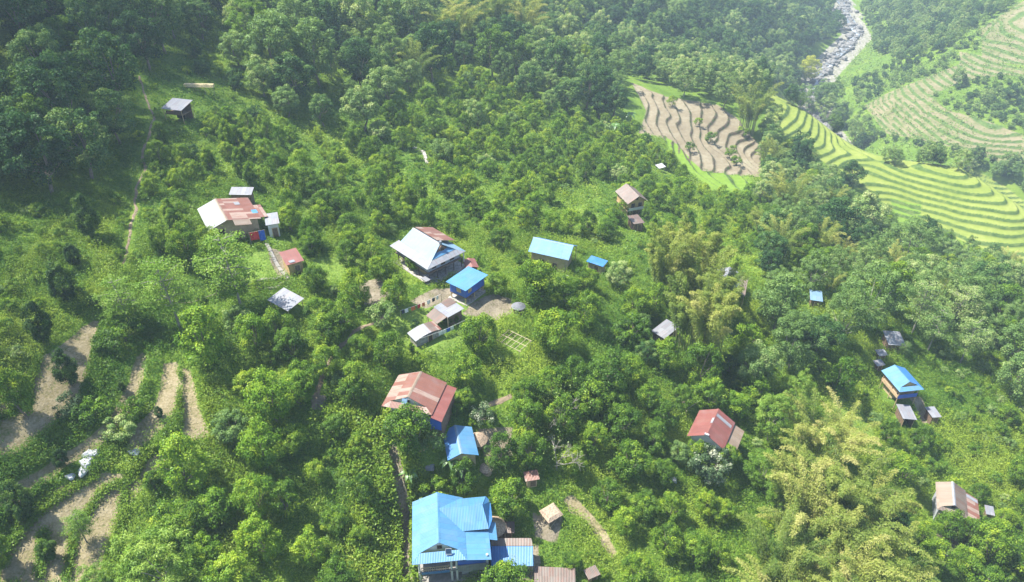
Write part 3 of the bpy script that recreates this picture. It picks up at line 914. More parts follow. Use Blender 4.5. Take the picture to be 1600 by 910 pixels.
# dormer wing
zr = he+hr*.97; yb = 2.1
for pts in ([(.12,yb,zr),(5.75,yb,zr),(6.35,yb-2.75,he+.12),(2.7,yb-2.75,he+.12)], [(.12,yb,zr),(5.75,yb,zr),(6.35,yb+2.3,he+.2),(2.6,yb+2.3,he+.2)]):
    MB().slab(pts, .05, (1,0,0)).build('dormer_roof', 'blue_sheet', h)
MB().slab([(5.76,yb,zr-.01),(6.36,yb-2.75,he+.11),(6.9,yb-1.2,he-.05),(6.9,yb+1.6,he-.05),(6.36,yb+2.3,he+.19)], .05).build('dormer_roof', 'deep_blue_sheet', h)
MB().prism([(2.6,yb-2.2,-1.2),(5.9,yb-2.2,-1.2),(5.9,yb+1.9,-1.2),(2.6,yb+1.9,-1.2)], [(2.6,yb-2.2,he),(5.9,yb-2.2,he),(5.9,yb+1.9,he),(2.6,yb+1.9,he)]).build('wing_wall', 'white_plaster', h)
MB().slab([(wr-.12,yb-2.62,he-.03),(6.3,yb-2.62,he-.42),(6.3,-L/2-.05,he-.42),(wr-.12,-L/2-.05,he-.03)], .05).build('lean_roof', 'blue_sheet', h)
MB().slab([(6.2,yb-1.0,he-.45),(7.3,yb-1.2,he-.8),(7.3,-L/2+2.9,he-.8),(6.2,-L/2+2.9,he-.45)], .05).build('lean_roof', 'blue_sheet', h)
MB().box(wr-.7, 5.9, -L/2+1.2, yb-2.25, -1.2, 2.25).build('wing_wall', 'white_plaster', h)
MB().box(wr-.6, 5.85, -L/2+1.3, yb-2.3, 2.6, he-.75).build('wing_wall', 'blue_board', h)
MB().box(6.3, 6.38, -L/2+1.0, -L/2+2.7, 1.0, he-.75).build('side_panel', 'blue_board', h)
# balcony
MB().box(-wl+.6, 5.95, -L/2+.35, -L/2+1.74, 2.25, 2.42).build('balcony_floor', 'concrete', h)
rl = MB(); rl.box(-wl+1.0, 1.1, -L/2+.38, -L/2+.45, 3.22, 3.30)
rl.box(-wl+1.0, 1.1, -L/2+.39, -L/2+.44, 2.75, 2.80)
for k in range(13): rl.box(-wl+1.0+k*.268, -wl+1.05+k*.268, -L/2+.395, -L/2+.435, 2.43, 3.23)
rl.build('balcony_railing', 'pale_wood', h)
MB().box(-wl+1.0, 1.1, -L/2+.30, -L/2+.34, 2.05, 2.48).build('balcony_board', 'deep_blue_sheet', h)
MB().box(2.1, 5.95, -L/2+.28, -L/2+.34, 1.95, 3.2).build('balcony_sheet', 'grey_sheet', h)
MB().box(2.15, 5.6, -L/2+.40, -L/2+.44, 3.21, 4.0).build('balcony_sheet', 'blue_board', h)
posts(h, [(-wl+.75, -L/2+.55), (1.35, -L/2+.55), (2.0, -L/2+.55), (5.8, -L/2+.55)], -1.2, he-.1, .14, 'white_plaster', 'pillar')
window(h, -.6, -L/2+1.75, 3.55, 1.3, 1.3, (0,-1)); door(h, -.2, -L/2+1.75, 0, 1.2, 2.0, (0,-1), 'dark_wood')
window(h, .05, -L/2+1.75, 5.35, .5, .5, (0,-1))
sp = MB().slab([(.75,-L/2+1.0,5.85),(1.5,-L/2+1.0,5.85),(1.5,-L/2+.6,5.15),(.75,-L/2+.6,5.15)], .05, (1,0,0)).build('solar_panel', 'white_metal', h)
MB().slab([(.81,-L/2+.95,5.84),(1.44,-L/2+.95,5.84),(1.44,-L/2+.66,5.30),(.81,-L/2+.66,5.30)], .01, (1,0,0)).build('cell_face', 'panel_blue', sp).location.z = .035
sightline(h, [(-wl,L/2,he),(-wl,-L/2,he),(6.3,-L/2,he),(6.3,4.4,he),(0,L/2,he+hr)])
MB().box(-wl+.1, 5.9, -L/2-1.4, -L/2+1.7, -1.2, .04).build('plinth', 'concrete', h)

# 2 -- annex with blue sheet and brown strip
h = rooty('blue_annex', -.05, 57.0, 0, 'low annex with a bright blue lean roof and rusty strip along its top', 'shed', 'the low blue annex', r=2.8)
MB().slab([(-2.65,1.15,2.95),(2.55,1.15,2.95),(2.75,.15,2.72),(-2.6,.15,2.72)], .05, (1,0,0)).build('upper_roof', 'brown_sheet', h)
MB().slab([(-2.6,.28,2.68),(2.75,.28,2.68),(2.75,-2.3,2.0),(-2.6,-2.3,2.0)], .05, (1,0,0)).build('roof', 'deep_blue_sheet', h)
MB().prism([(-2.4,-1.6,-1),(2.5,-1.6,-1),(2.5,.9,-1),(-2.4,.9,-1)], [(-2.4,-1.6,2.06),(2.5,-1.6,2.06),(2.5,.9,2.72),(-2.4,.9,2.72)]).build('wall', 'mud_plaster', h)
posts(h, [(-2.3,-2.15),(0,-2.15),(2.6,-2.15)], -1, 1.97, .06)
door(h, .8, -1.6, 0, .8, 1.6, (0,-1))
sightline(h, [(-2.6,1.1,2.9),(2.7,1.1,2.9),(2.7,-2.3,2)])

# 3 -- small blue gable roof
h = rooty('small_blue_house', -7.4, 69.2, 12.8, 'small house with a plain blue gable roof and white ridge, among trees', 'house', 'the small blue gable roof', r=3.2)
gable_roof(h, 5.4, 1.9, 2.35, 2.4, .9, 'deep_blue_sheet', 'blue_sheet', cap='pale_blue_sheet')
gable_walls(h, 5.4, 1.9, 2.35, 2.4, .9, 'mud_plaster', ov=.4, ovn=.5)
door(h, .2, -2.2, 0, .85, 1.75, (0,-1)); window(h, 1.95, .3, 1.3, .7, .7, (1,0))
sightline(h, [(0,2.7,3.3),(0,-2.7,3.3),(2.4,2.7,2.4),(2.4,-2.7,2.4)])

# 4 -- rust striped roof, white walls
h = rooty('rust_striped_house', -13.75, 74.1, -13.6, 'white house with a rust red roof striped by pale sheets and a lean-to', 'house', 'the striped rust-roofed house', r=5)
L, wl, wr, he, hr = 6.6, 3.5, 3.8, 4.15, 1.35
gable_roof(h, L, wl, wr, he, hr, 'rust_sheet', 'rust_sheet', ins=1.2, skirt=True, cap='pale_rust_sheet')
gable_walls(h, L, wl, wr, he, hr, 'white_plaster', ov=.7, ovn=1.2)
MB().slab([(3.75,L/2-.2,he-.16),(5.3,L/2-.2,he-.55),(5.3,-L/2-.5,he-.55),(3.75,-L/2-.4,he-.16)], .05).build('lean_roof', 'red_sheet', h)
MB().prism([(3.2,-L/2+.3,-1.2),(5.0,-L/2+.3,-1.2),(5.0,L/2-.5,-1.2),(3.2,L/2-.5,-1.2)], [(3.2,-L/2+.3,he-.3),(5.0,-L/2+.3,he-.6),(5.0,L/2-.5,he-.6),(3.2,L/2-.5,he-.3)]).build('lean_wall', 'old_wood', h)
MB().box(3.3, 4.9, -L/2+.22, -L/2+.29, 1.2, 3.2).build('side_panel', 'blue_board', h)
window(h, -.1, -L/2+1.2, 4.75, .7, .55, (0,-1), 'white_metal'); window(h, .7, -L/2+1.2, 3.2, .9, 1.0, (0,-1)); door(h, -1.4, -L/2+1.2, 0, .9, 1.9, (0,-1)); window(h, -1.5, -L/2+1.2, 3.2, .8, 1.0, (0,-1), 'blue_board')
window(h, -wl+.7, .5, 3.0, .9, 1.0, (-1,0))
sp = MB().slab([(-.75,-L/2+1.0,5.3),(.0,-L/2+1.0,5.3),(.0,-L/2+.55,4.75),(-.75,-L/2+.55,4.75)], .05, (1,0,0)).build('solar_panel', 'pale_blue_sheet', h)
sightline(h, [(-wl,L/2,he),(0,L/2,he+hr),(5.3,L/2,he),(5.2,-1,he),(-wl,-L/2,he),(-1,-L/2,he)], -2)

# 5 -- brick red roof
h = rooty('red_roof_house', 29.9, 76.4, -29.2, 'house with a clean brick red gable roof and one clear ridge sheet, ringed by trees', 'house', 'the brick-red roof', r=4.6)
L, wl, wr, he, hr = 6.2, 2.75, 2.8, 4.0, 1.6
gable_roof(h, L, wl, wr, he, hr, 'red_sheet')
MB().slab([(.1,L/2-1.0,he+hr-.02),(wr-.25,L/2-1.0,he+.15),(wr-.25,L/2-1.65,he+.15),(.1,L/2-1.65,he+hr-.02)], .02).build('clear_sheet', 'grey_sheet', h)
MB().slab([(-.3,.9,he+hr-.10),(.02,.9,he+hr+.06),(.02,-.3,he+hr+.06),(-.3,-.3,he+hr-.10)], .02).build('clear_sheet', 'white_sheet', h)
MB().box(-.35, .3, -L/2-.02, -L/2+.25, he+hr-.1, he+hr+.12).build('ridge_end_cap', 'white_metal', h)
gable_walls(h, L, wl, wr, he, hr, 'white_plaster')
MB().slab([(2.75,L/2-.1,he-.28),(4.4,L/2-.2,he-.85),(4.4,-L/2+.9,he-.85),(2.75,-L/2+.6,he-.28)], .05).build('lean_roof', 'pale_rust_sheet', h)
MB().box(2.3, 4.1, -L/2+1.2, L/2-.5, -1.2, he-.92).build('lean_wall', 'old_wood', h)
window(h, 0, -L/2+.6, 3.1, .9, .9, (0,-1)); door(h, -.9, -L/2+.6, 0, .9, 1.9, (0,-1)); window(h, -wl+.55, .4, 2.6, .8, .9, (-1,0))
sightline(h, [(-wl,L/2,he),(0,L/2,he+hr),(4.2,L/2,he-.5),(wr,-L/2,he),(-wl,-1.5,he)])

# 6 -- weathered roof far down the slope
h = rooty('weathered_roof_house', 71.3, 76.0, -23.7, 'house with a faded pale rust roof and a redder lean-to on the bushy slope', 'house', 'the faded rust roof', r=4.5)
L, wl, wr, he, hr = 6.0, 2.25, 2.2, 3.6, 1.15
gable_roof(h, L, wl, wr, he, hr, 'pale_rust_sheet', 'brown_sheet', ins=.8, skirt=True, cap='white_sheet', sk='brown_sheet')
gable_walls(h, L, wl, wr, he, hr, 'grey_board', ovn=.9)
MB().slab([(2.15,L/2-.2,he-.1),(4.2,L/2-.5,he-.75),(4.2,-L/2-.4,he-.75),(2.15,-L/2+.1,he-.1)], .05).build('lean_roof', 'rust_sheet', h)
MB().slab([(2.3,L/2-.55,he-.10),(4.1,L/2-.8,he-.68),(4.1,L/2-1.5,he-.68),(2.3,L/2-1.3,he-.10)], .02).build('clear_sheet', 'white_sheet', h)
MB().box(1.8, 3.9, -L/2+.5, L/2-.8, -1.5, he-.85).build('lean_wall', 'old_wood', h)
window(h, 0, -L/2+.9, 4.15, .5, .4, (0,-1)); window(h, .3, -L/2+.9, 2.4, .9, .9, (0,-1)); door(h, -.9, -L/2+.9, 0, .8, 1.8, (0,-1))
sightline(h, [(-wl,L/2,he),(0,L/2,he+hr),(4.1,L/2,he-.7),(4.1,-L/2,he-.7),(-wl,-L/2,he)])
shed('tin_store', 78.2, 75.7, -17, 1.7, 1.3, 2.0, .3, 'grey_sheet', 'old_wood', 'tiny grey tin store against the red lean-to on the bushy slope', 'shed', None)

# 7 -- blue roofed stilt house on the slope to the river
h = rooty('slope_house', 71.6, 98.6, 8.5, 'house with a vivid blue gable roof and open wooden lower floor on the steep slope', 'house', 'the blue roof on the steep slope', r=4)
L, wl, wr, he, hr = 5.9, 2.35, 2.45, 4.0, 1.1
gable_roof(h, L, wl, wr, he, hr, 'blue_sheet', 'deep_blue_sheet', ins=1.2, skirt=True)  # deeper blue paints the weaker light on the second slope
gable_walls(h, L, wl, wr, he, hr, 'pale_wood', z0=1.9, ov=.65, ovn=1.2)
MB().box(-wl+.5, wr-.5, -L/2+.4, L/2-.3, 1.72, 1.88).build('floor', 'old_wood', h)
MB().box(-wl+.5, wr-.55, -L/2+.42, -L/2+.48, 1.9, 2.75).build('balcony_board', 'blue_board', h)
MB().box(-wl+.42, -wl+.48, -L/2+.5, L/2-.4, 1.9, 2.6).build('balcony_board', 'pale_wood', h)
posts(h, [(sx, sy) for sx in (-wl+.55, wr-.6) for sy in (-L/2+.5, -L/2+2.6, L/2-.5)], -1.5, he-.05, .08)
MB().box(-1.2, 1.2, -.6, L/2-.6, -1.5, 1.7).build('store_wall', 'mud_plaster', h)
door(h, 0, -.6, 0, .9, 1.6, (0,-1), 'dark_wood'); window(h, .3, -L/2+1.2, 3.2, .9, .8, (0,-1))
sightline(h, [(-wl,L/2,he),(0,L/2,he+hr),(wr,L/2,he),(wr,-L/2,he),(-wl,-L/2,he),(-1,-L/2,0)])
shed('tin_shed', 75.8, 111.3, -6, 4.2, 3.3, 2.2, .3, 'white_sheet', 'old_wood', 'pale tin-roofed shed standing alone uphill of the vivid blue slope house', 'shed', 'the lone pale tin shed')
shed('tin_shed', 71.0, 93.4, -7, 3.9, 2.4, 2.2, -.1, 'grey_sheet', 'old_wood', 'long grey tin shed just below the front of the vivid blue slope house', 'shed', None, open_front=True)
shed('tin_shed', 77.0, 94.8, 4.6, 2.6, 1.8, 2.2, .15, 'grey_sheet', 'old_wood', 'small grey tin shed across the dirt yard from the vivid blue slope house', 'shed', None)
x, y = at(1374, 560); shed('coop', x, y, 10, 1.7, 1.9, 1.5, .2, 'grey_sheet', 'old_wood', 'small grey-roofed animal coop, upper of the two beside the vivid blue slope house', 'coop')
x, y = at(1371, 574); shed('coop', x, y, 14, 1.5, 1.8, 1.3, .2, 'white_sheet', 'old_wood', 'small pale-roofed animal coop, lower of the two beside the vivid blue slope house', 'coop')

# 8 -- the large pale house in the middle of the village
h = rooty('veranda_house', -14.4, 107.84, 43.8, 'large house with a pale blue and white roof over an open posted ground floor', 'house', 'the large pale-roofed house', r=6.5)
L, wl, wr, he, hr = 10.4, 4.5, 3.5, 3.3, 2.15
zr = he+hr; ins = 2.2
up_l = [(0,L/2-.6,zr),(0,-L/2+ins,zr),(-3.0,-L/2+ins*.45,zr-1.62),(-3.0,L/2-.6,zr-1.62)]
s1 = MB().slab(up_l, .05).build('roof_slope', 'pale_blue_sheet', h)
MB().slab([(0,L/2-.6,zr),(0,-L/2+ins,zr),(2.4,-L/2+ins*.45,zr-1.62),(2.4,L/2-.6,zr-1.62)], .05).build('roof_slope', 'pale_blue_sheet', h)
MB().slab([(-2.9,L/2,he+.55),(-2.9,-L/2+ins*.45-.05,he+.55),(-wl-.25,-L/2,he),(-wl-.25,L/2+.3,he)], .05).build('skirt_roof', 'white_sheet', h)
MB().slab([(-3.0,-L/2+ins*.45,he+.53),(2.4,-L/2+ins*.45,he+.53),(wr+.3,-L/2,he-.02),(-wl-.25,-L/2,he-.02)], .05, (1,0,0)).build('skirt_roof', 'white_sheet', h)
MB().slab([(-1.9,-L/2+ins*.45+.9,he+1.12),(1.6,-L/2+ins*.45+.9,he+1.12),(2.2,-L/2+ins*.45+.06,he+.57),(-2.7,-L/2+ins*.45+.06,he+.57)], .04, (1,0,0)).build('skirt_roof', 'blue_sheet', h)  # blue tone paints the gable overhang's shadow on the white skirt
MB().slab([(2.3,L/2,he+.55),(2.3,-L/2+ins*.45,he+.55),(wr+.3,-L/2,he-.01),(wr+.3,L/2,he-.01)], .05).build('skirt_roof', 'pale_blue_sheet', h)
MB().slab([(.5,L/2-.4,zr-.12),(.5,-1.6,zr-.12),(wr+.9,-1.6,he+.42),(wr+.9,L/2-.4,he+.42)], .05).build('rust_roof', 'rust_sheet', h)
c = MB(); c.slab([(0,L/2-.58,zr+.03),(0,-L/2+ins-.02,zr+.03),(-.22,-L/2+ins-.02,zr-.09),(-.22,L/2-.58,zr-.09)], .02); c.slab([(0,L/2-.58,zr+.03),(0,-L/2+ins-.02,zr+.03),(.22,-L/2+ins-.02,zr-.11),(.22,L/2-.58,zr-.11)], .02); c.build('ridge_cap', 'white_sheet', s1)
MB().box(-.18,.18,-L/2+ins-.25,-L/2+ins+.15,zr-.02,zr+.55).build('ridge_ornament', 'grey_sheet', h)
MB().prism([(-wl+.6,-L/2+1.0,1.9),(wr-.4,-L/2+1.0,1.9),(wr-.4,L/2-.4,1.9),(-wl+.6,L/2-.4,1.9)], [(-wl+.6,-L/2+1.0,he+.1),(wr-.4,-L/2+1.0,he+.1),(wr-.4,L/2-.4,he+.1),(-wl+.6,L/2-.4,he+.1)]).build('upper_wall', 'grey_board', h)
MB().prism([(-2.7,-L/2+ins*.8,he+.1),(2.1,-L/2+ins*.8,he+.1),(0,-L/2+ins*.8,zr-.12)], [(-2.7,L/2-.9,he+.1),(2.1,L/2-.9,he+.1),(0,L/2-.9,zr-.12)]).build('gable_wall', 'old_wood', h)
MB().box(-wl+.4, wr-.2, -L/2+.55, L/2-.3, 1.76, 1.9).build('floor', 'old_wood', h)
MB().box(-wl+1.4, wr-1.2, -L/2+3.0, L/2-.8, -1.2, 1.75).build('lower_wall', 'mud_plaster', h)
MB().box(-wl-.2, wr+.4, -L/2-.3, L/2, -1.2, .12).build('plinth', 'stone', h)
posts(h, [(-wl+.5+k*(wl+wr-.8)/4, -L/2+.62) for k in range(5)] + [(-wl+.5, -L/2+.62+k*2.9) for k in range(1,4)] + [(wr-.3, -L/2+3.4)], .1, 1.8, .09, 'dark_wood')
posts(h, [(wr+.1, -L/2+.4), (wr+.1,0)], .1, he-.05, .1, 'white_plaster', 'pillar')
for a in (-2.6, -.6, 1.4): window(h, a, -L/2+1.0, 2.6, .8, .8, (0,-1))
window(h, 0, -L/2+ins*.8, he+1.3, .6, .5, (0,-1)); door(h, .2, -L/2+3.0, .12, .9, 1.6, (0,-1), 'dark_wood')
MB().box(-wl-.6, -wl+.9, -L/2+.1, -L/2+1.6, .9, .98).build('porch_roof', 'grey_sheet', h)
sightline(h, [(-wl,L/2,he),(0,L/2,zr),(wr+.9,2,he),(wr,-L/2,he),(-wl,-L/2,he),(0,-L/2,.3)])

# 9 -- blue board house on stilts
h = rooty('stilt_house', -7.5, 99.3, 53.3, 'bright blue boarded hut on pale stilts under a sky blue roof', 'house', 'the blue stilt hut', r=4)
L, W, he = 4.3, 5.9, 3.35
MB().slab([(-W/2,L/2,he+.05),(W/2,L/2,he+.05),(W/2,-L/2,he-.05),(-W/2,-L/2,he-.05)], .06, (0,1,0)).build('roof', 'blue_sheet', h)
MB().box(-W/2+.55, W/2-.5, -L/2+.5, L/2-.4, 1.35, he-.09).build('wall', 'blue_board', h)
MB().box(-W/2+.5, W/2-.45, -L/2+.45, L/2-.35, 1.22, 1.34).build('floor', 'old_wood', h)
posts(h, [(a, b) for a in (-W/2+.7, 0, W/2-.65) for b in (-L/2+.65, L/2-.55)], -1, 1.23, .1, 'pale_wood', 'stilt')
window(h, -W/2+1.6, -L/2+.5, 2.4, .7, .65, (0,-1), 'pale_wood', 'tan_plaster'); door(h, W/2-.5, .2, 1.36, .8, 1.6, (1,0))
window(h, -W/2+.55, -.2, 2.4, .8, .7, (-1,0), 'pale_wood', 'tan_plaster')
MB().box(-W/2+.2, W/2-.2, -L/2+.1, L/2-.1, -1, .12).build('plinth', 'stone', h)
sightline(h, [(-W/2,L/2,he),(W/2,L/2,he),(W/2,-L/2,he),(-W/2,-L/2,he),(0,-L/2,.2)])

# 10 -- long mud house
h = rooty('mud_house', 7.8, 116.1, 66.9, 'long mud walled house under one wide pale blue sheet slope', 'house', 'the long mud house', r=5)
L, wl, wr, he, hr = 8.1, 2.65, 2.9, 3.4, 1.7
gable_roof(h, L, wl, wr, he, hr, 'pale_blue_sheet', 'deep_blue_sheet')
for o_ in h.children:
    if o_.name.startswith('roof_slope'): o_.data.materials[0] = MATS['blue_sheet'] if o_.data.materials[0] is MATS['pale_blue_sheet'] else o_.data.materials[0]
gable_walls(h, L, wl, wr, he, hr, 'mud_plaster', ov=.5, ovn=1.0, ovf=.5)
door(h, -wl+.5, -1.2, 0, .9, 1.8, (-1,0), 'dark_wood'); window(h, -wl+.5, 1.4, 1.6, .8, .7, (-1,0)); window(h, 0, -L/2+1.0, 2.4, .8, .8, (0,-1))
posts(h, [(-wl+.2,-L/2+.3),(wr-.3,-L/2+.3)], -1, he-.05, .08)
sightline(h, [(0,L/2,he+hr),(0,-L/2,he+hr),(-wl,L/2,he),(-wl,-L/2,he),(-wl,0,.8)])
x, y = at(885, 438)
o = empty('water_tank', (x, y, gz1(x, y)), 0, label='green water drum with a white lid beside the mud house corner', cat='water tank'); LANDMARKS['the green water drum'] = (885, 432)
MB().tube([(0,0,-.3),(0,0,.75),(0,0,.80)], [.5,.5,.46], 16).build('drum', 'green_plastic', o)
MB().tube([(0,0,.80),(0,0,.86),(0,0,.92)], [.48,.46,.2], 16).build('lid', 'white_plastic', o)

# 11
shed('blue_shed', 16.4, 116.6, -33, 2.1, 3.6, 2.4, .25, 'deep_blue_sheet', 'mud_plaster', 'little shed with a plain blue sheet roof next to the long mud house', 'shed', 'the little blue-roofed shed')

# 12 -- wooden house uphill in the orchard
h = rooty('wooden_house', 28.7, 153.6, 18.4, 'brown gable roofed house with orange timber walls on a dark base in the orchard', 'house', 'the orange timber house', r=5)
L, wl, wr, he, hr = 7.0, 2.85, 2.5, 4.2, 1.65
gable_roof(h, L, wl, wr, he, hr, 'brown_sheet', 'brown_sheet')
gable_walls(h, L, wl, wr, he, hr, 'tan_plaster', z0=1.9, ov=.5, ovn=.9)
MB().box(-wl+.45, wr-.45, -L/2+.7, L/2-.3, 1.75, 1.9).build('floor', 'pale_wood', h)
MB().box(-wl+1.0, wr-1.0, -L/2+1.6, L/2-.8, -1.2, 1.74).build('lower_wall', 'old_wood', h)
posts(h, [(a, b) for a in (-wl+.6, 0, wr-.6) for b in (-L/2+.85, L/2-.5)], -1.2, 1.76, .09, 'old_wood')
window(h, .9, -L/2+.9, 3.1, .8, .9, (0,-1), 'old_wood'); window(h, -.9, -L/2+.9, 3.1, .8, .9, (0,-1), 'old_wood'); window(h, 0, -L/2+.9, 4.75, .5, .5, (0,-1), 'old_wood')
MB().box(-wl+.5, wr-.5, -L/2+.62, -L/2+.68, 1.9, 2.6).build('balcony_board', 'white_plaster', h)
door(h, 0, -L/2+1.6, 0, .9, 1.6, (0,-1), 'dark_wood')
sightline(h, [(-wl,L/2,he),(0,L/2,he+hr),(wr,-L/2,he),(-wl,-L/2,he),(0,-L/2,.6)])
shed('lean_shed', 28.1, 142.8, 14, 4.2, 2.7, 2.2, -.1, 'brown_sheet', 'old_wood', 'small striped brown roof just below the orange timber house', 'shed', None)

# 13 -- long house by the shaded slope
h = rooty('long_patched_house', -50.3, 109.7, 30.9, 'long house with a white sheet slope and a patched rust and cream slope', 'house', 'the patched rust and white house', r=6)
L, wl, wr, he, hr = 9.0, 3.3, 5.5, 3.4, 1.15
rr = gable_roof(h, L, wl, wr, he, hr, 'white_sheet', 'rust_sheet', cap='pale_rust_sheet', her=he-.1)
gable_walls(h, L, wl, wr, he, hr, 'mud_plaster', her=he-.1)
MB().slab([(.9,-L/2+.02,zr*0+he+hr-.15),(3.6,-L/2+.02,he+.36),(3.6,-L/2-1.5,he+.05),(.9,-L/2-1.5,he+.6)], .05, (0,1,0)).build('front_roof', 'pale_rust_sheet', h)
MB().slab([(3.62,1.2,he+.18),(6.8,1.2,he-.35),(6.8,-3.9,he-.35),(3.62,-3.9,he+.18)], .05, (1,0,0)).build('low_roof', 'rust_sheet', h)
MB().slab([(4.6,-.8,he+.10),(5.6,-.8,he-.06),(5.6,-2.2,he-.06),(4.6,-2.2,he+.10)], .02).build('clear_sheet', 'blue_sheet', h)
MB().slab([(2.6,2.6,he+.62),(3.5,2.6,he+.44),(3.5,1.4,he+.44),(2.6,1.4,he+.62)], .02).build('clear_sheet', 'white_sheet', h)
posts(h, [(3.9,-3.7),(6.6,-3.7),(6.6,1.0)], -1.2, he-.4, .08)
window(h, -1.2, -L/2+.6, 2.3, .9, .9, (0,-1)); door(h, 1.2, -L/2+.6, 0, .9, 1.8, (0,-1))
sightline(h, [(-wl,L/2,he),(0,L/2,he+hr),(wr,L/2,he),(6.6,-3.5,he),(0,-L/2,he),(-wl,-L/2,he)], -3)
x, y = at(398, 382)
o = empty('hanging_cloths', (x+1.2, y-.3, gz1(x, y)), R(20), label='red and blue sheets hung under the patched rust and white house roof edge', cat='cloth')
def cloth(o, x0, x1, z0, z1, yy, m, nm='cloth'):
    b = MB(); n = 6
    for k in range(n):
        a, c_ = x0+(x1-x0)*k/n, x0+(x1-x0)*(k+1)/n
        ya, yc = yy+.06*math.sin(k*1.9), yy+.06*math.sin((k+1)*1.9)
        b.prism([(a,ya,z0),(c_,yc,z0),(c_,yc+.02,z0),(a,ya+.02,z0)], [(a,ya,z1),(c_,yc,z1),(c_,yc+.02,z1),(a,ya+.02,z1)])
    return b.build(nm, m, o)
cloth(o, -1.4, 0, .9, 2.4, 0, 'red_cloth', 'red_sheet'); cloth(o, .05, 1.0, .5, 2.5, .1, 'blue_cloth', 'blue_sheet')
MB().tube([(-1.5,0,2.45),(1.1,0,2.55)], .03, 5).build('pole', 'bamboo_pole', o); posts(o, [(-1.5,0),(1.1,0)], -.5, 2.5, .04, 'bamboo_pole')
shed('white_annex', -41.8, 109.5, 19.7, 3.9, 2.3, 2.8, .2, 'white_sheet', 'white_plaster', 'plain white flat-roofed annex at the end of the patched rust and white house', 'annex', None)
shed('grey_store', -50.3, 120.0, -1.2, 2.0, 4.2, 2.8, .6, 'grey_sheet', 'old_wood', 'grey sheet roofed store tucked behind the patched rust and white house', 'shed', None)
x = shed('tan_hut', -36.4, 100.3, 31.3, 4.3, 2.9, 2.5, .2, 'red_sheet', 'tan_plaster', 'small tan plastered hut with a red tin roof at the edge of the lawn', 'hut', 'the tan hut')
MB().slab([(-.9,-1.2,2.56),(.0,-1.2,2.56),(.1,-1.9,2.53),(-.8,-1.9,2.53)], .02, (1,0,0)).build('roof_patch', 'white_sheet', x)
# low stone wall along the lawn
def stone_wall(name, px_pts, hgt, thick, label, mat='stone', cat='wall'):
    P = [at(*p) for p in px_pts]; b = MB()
    for (x1,y1),(x2,y2) in zip(P[:-1], P[1:]):
        n = max(2, int(math.hypot(x2-x1, y2-y1)/.7)); dx, dy = (x2-x1)/n, (y2-y1)/n; l = math.hypot(dx, dy); sx, sy = -dy/l*thick/2, dx/l*thick/2
        for k in range(n):
            ax, ay = x1+dx*k, y1+dy*k; bx_, by_ = ax+dx*.97, ay+dy*.97
            za, zb = gz1(ax, ay), gz1(bx_, by_); j = random.uniform(-.08, .08)
            bt = [(ax-sx,ay-sy,za-.6),(bx_-sx,by_-sy,zb-.6),(bx_+sx,by_+sy,zb-.6),(ax+sx,ay+sy,za-.6)]
            b.prism(bt, [(p[0],p[1],p[2]+.6+hgt+j) for p in bt])
    return tag(b.build(name, mat), label, cat)
stone_wall('stone_wall', [(418,388),(426,402),(440,424),(449,434),(410,440),(384,446)], .35, .55, 'low pale stone wall edging the lawn below the tan hut', 'concrete')
stone_wall('stone_wall', [(452,436),(432,452),(400,452)], .3, .4, 'rough grey stone bank between the lawn and the grey tin lean-to')
stone_wall('stone_wall', [(646,232),(662,240),(668,258)], .35, .8, 'grey stone steps in a clearing at the top of the orchard', 'stone', 'steps')
LANDMARKS['the stone steps in the orchard'] = (655, 243)

# 14
shed('tin_lean_to', -34.8, 89.7, -36.8, 3.3, 4.9, 2.2, .5, 'white_sheet', 'old_wood', 'open shed with a bright galvanised roof of four sheets below the lawn', 'shed', 'the galvanised shed', closed=False)
# 15
h = shed('field_shelter', -69.6, 144.4, -15.4, 4.2, 4.9, 3.5, .8, 'white_sheet', 'old_wood', 'raised wooden field shelter with a bluish tin roof beside the footpath', 'shelter', 'the field shelter by the path', closed=False)
MB().box(-2.0, 2.0, -1.5, 1.6, 1.75, 1.9).build('floor', 'old_wood', h)
MB().box(-2.0, 2.0, 1.5, 1.6, -.8, 3.3).build('back_wall', 'old_wood', h)
MB().box(-1.9, 1.9, -1.55, -1.48, 1.9, 2.5).build('railing', 'red_sheet' if 0 else 'old_wood', h)
MB().box(-1.6, .4, .9, 1.0, -.8, 1.7).build('store_wall', 'painted_shade', h)  # coloured near-black to paint the shade below the raised floor
x, y = at(276, 207)
tag(MB().tube([(x,y,gz1(x,y)-.1),(x,y,gz1(x,y)+.35),(x,y,gz1(x,y)+.4)], [.22,.25,.1], 10).build('white_bucket', 'white_plastic'), 'tiny white bucket on the ground below the field shelter', 'bucket')
# straw roofed rack above it
x, y = at(314, 146); z = gz1(x, y)
o = empty('fodder_rack', (x, y, z), R(-3), label='long yellow straw-topped rack on the green slope above the field shelter', cat='rack'); LANDMARKS['the straw-topped rack'] = (314, 140)
m = MB()
for k in range(9):
    x0 = -3.4 + k*.76
    m.prism([(x0,-.6,1.35),(x0+.78,-.6,1.35),(x0+.78,.6,1.35),(x0,.6,1.35)], [(x0,-.35,1.95+.1*math.sin(k*2.1)),(x0+.78,-.35,1.95+.1*math.sin(k*2.1+2.1)),(x0+.78,.35,1.98),(x0,.35,1.98)])
m.build('straw', 'hay', o)
posts(o, [(-3.2,0),(-1.1,0),(1.1,0),(3.2,0)], -.8, 1.4, .06, 'bamboo_pole')
SIGHT.append((286,132,340,148,190)); SIGHT.append((250,150,303,196,200))

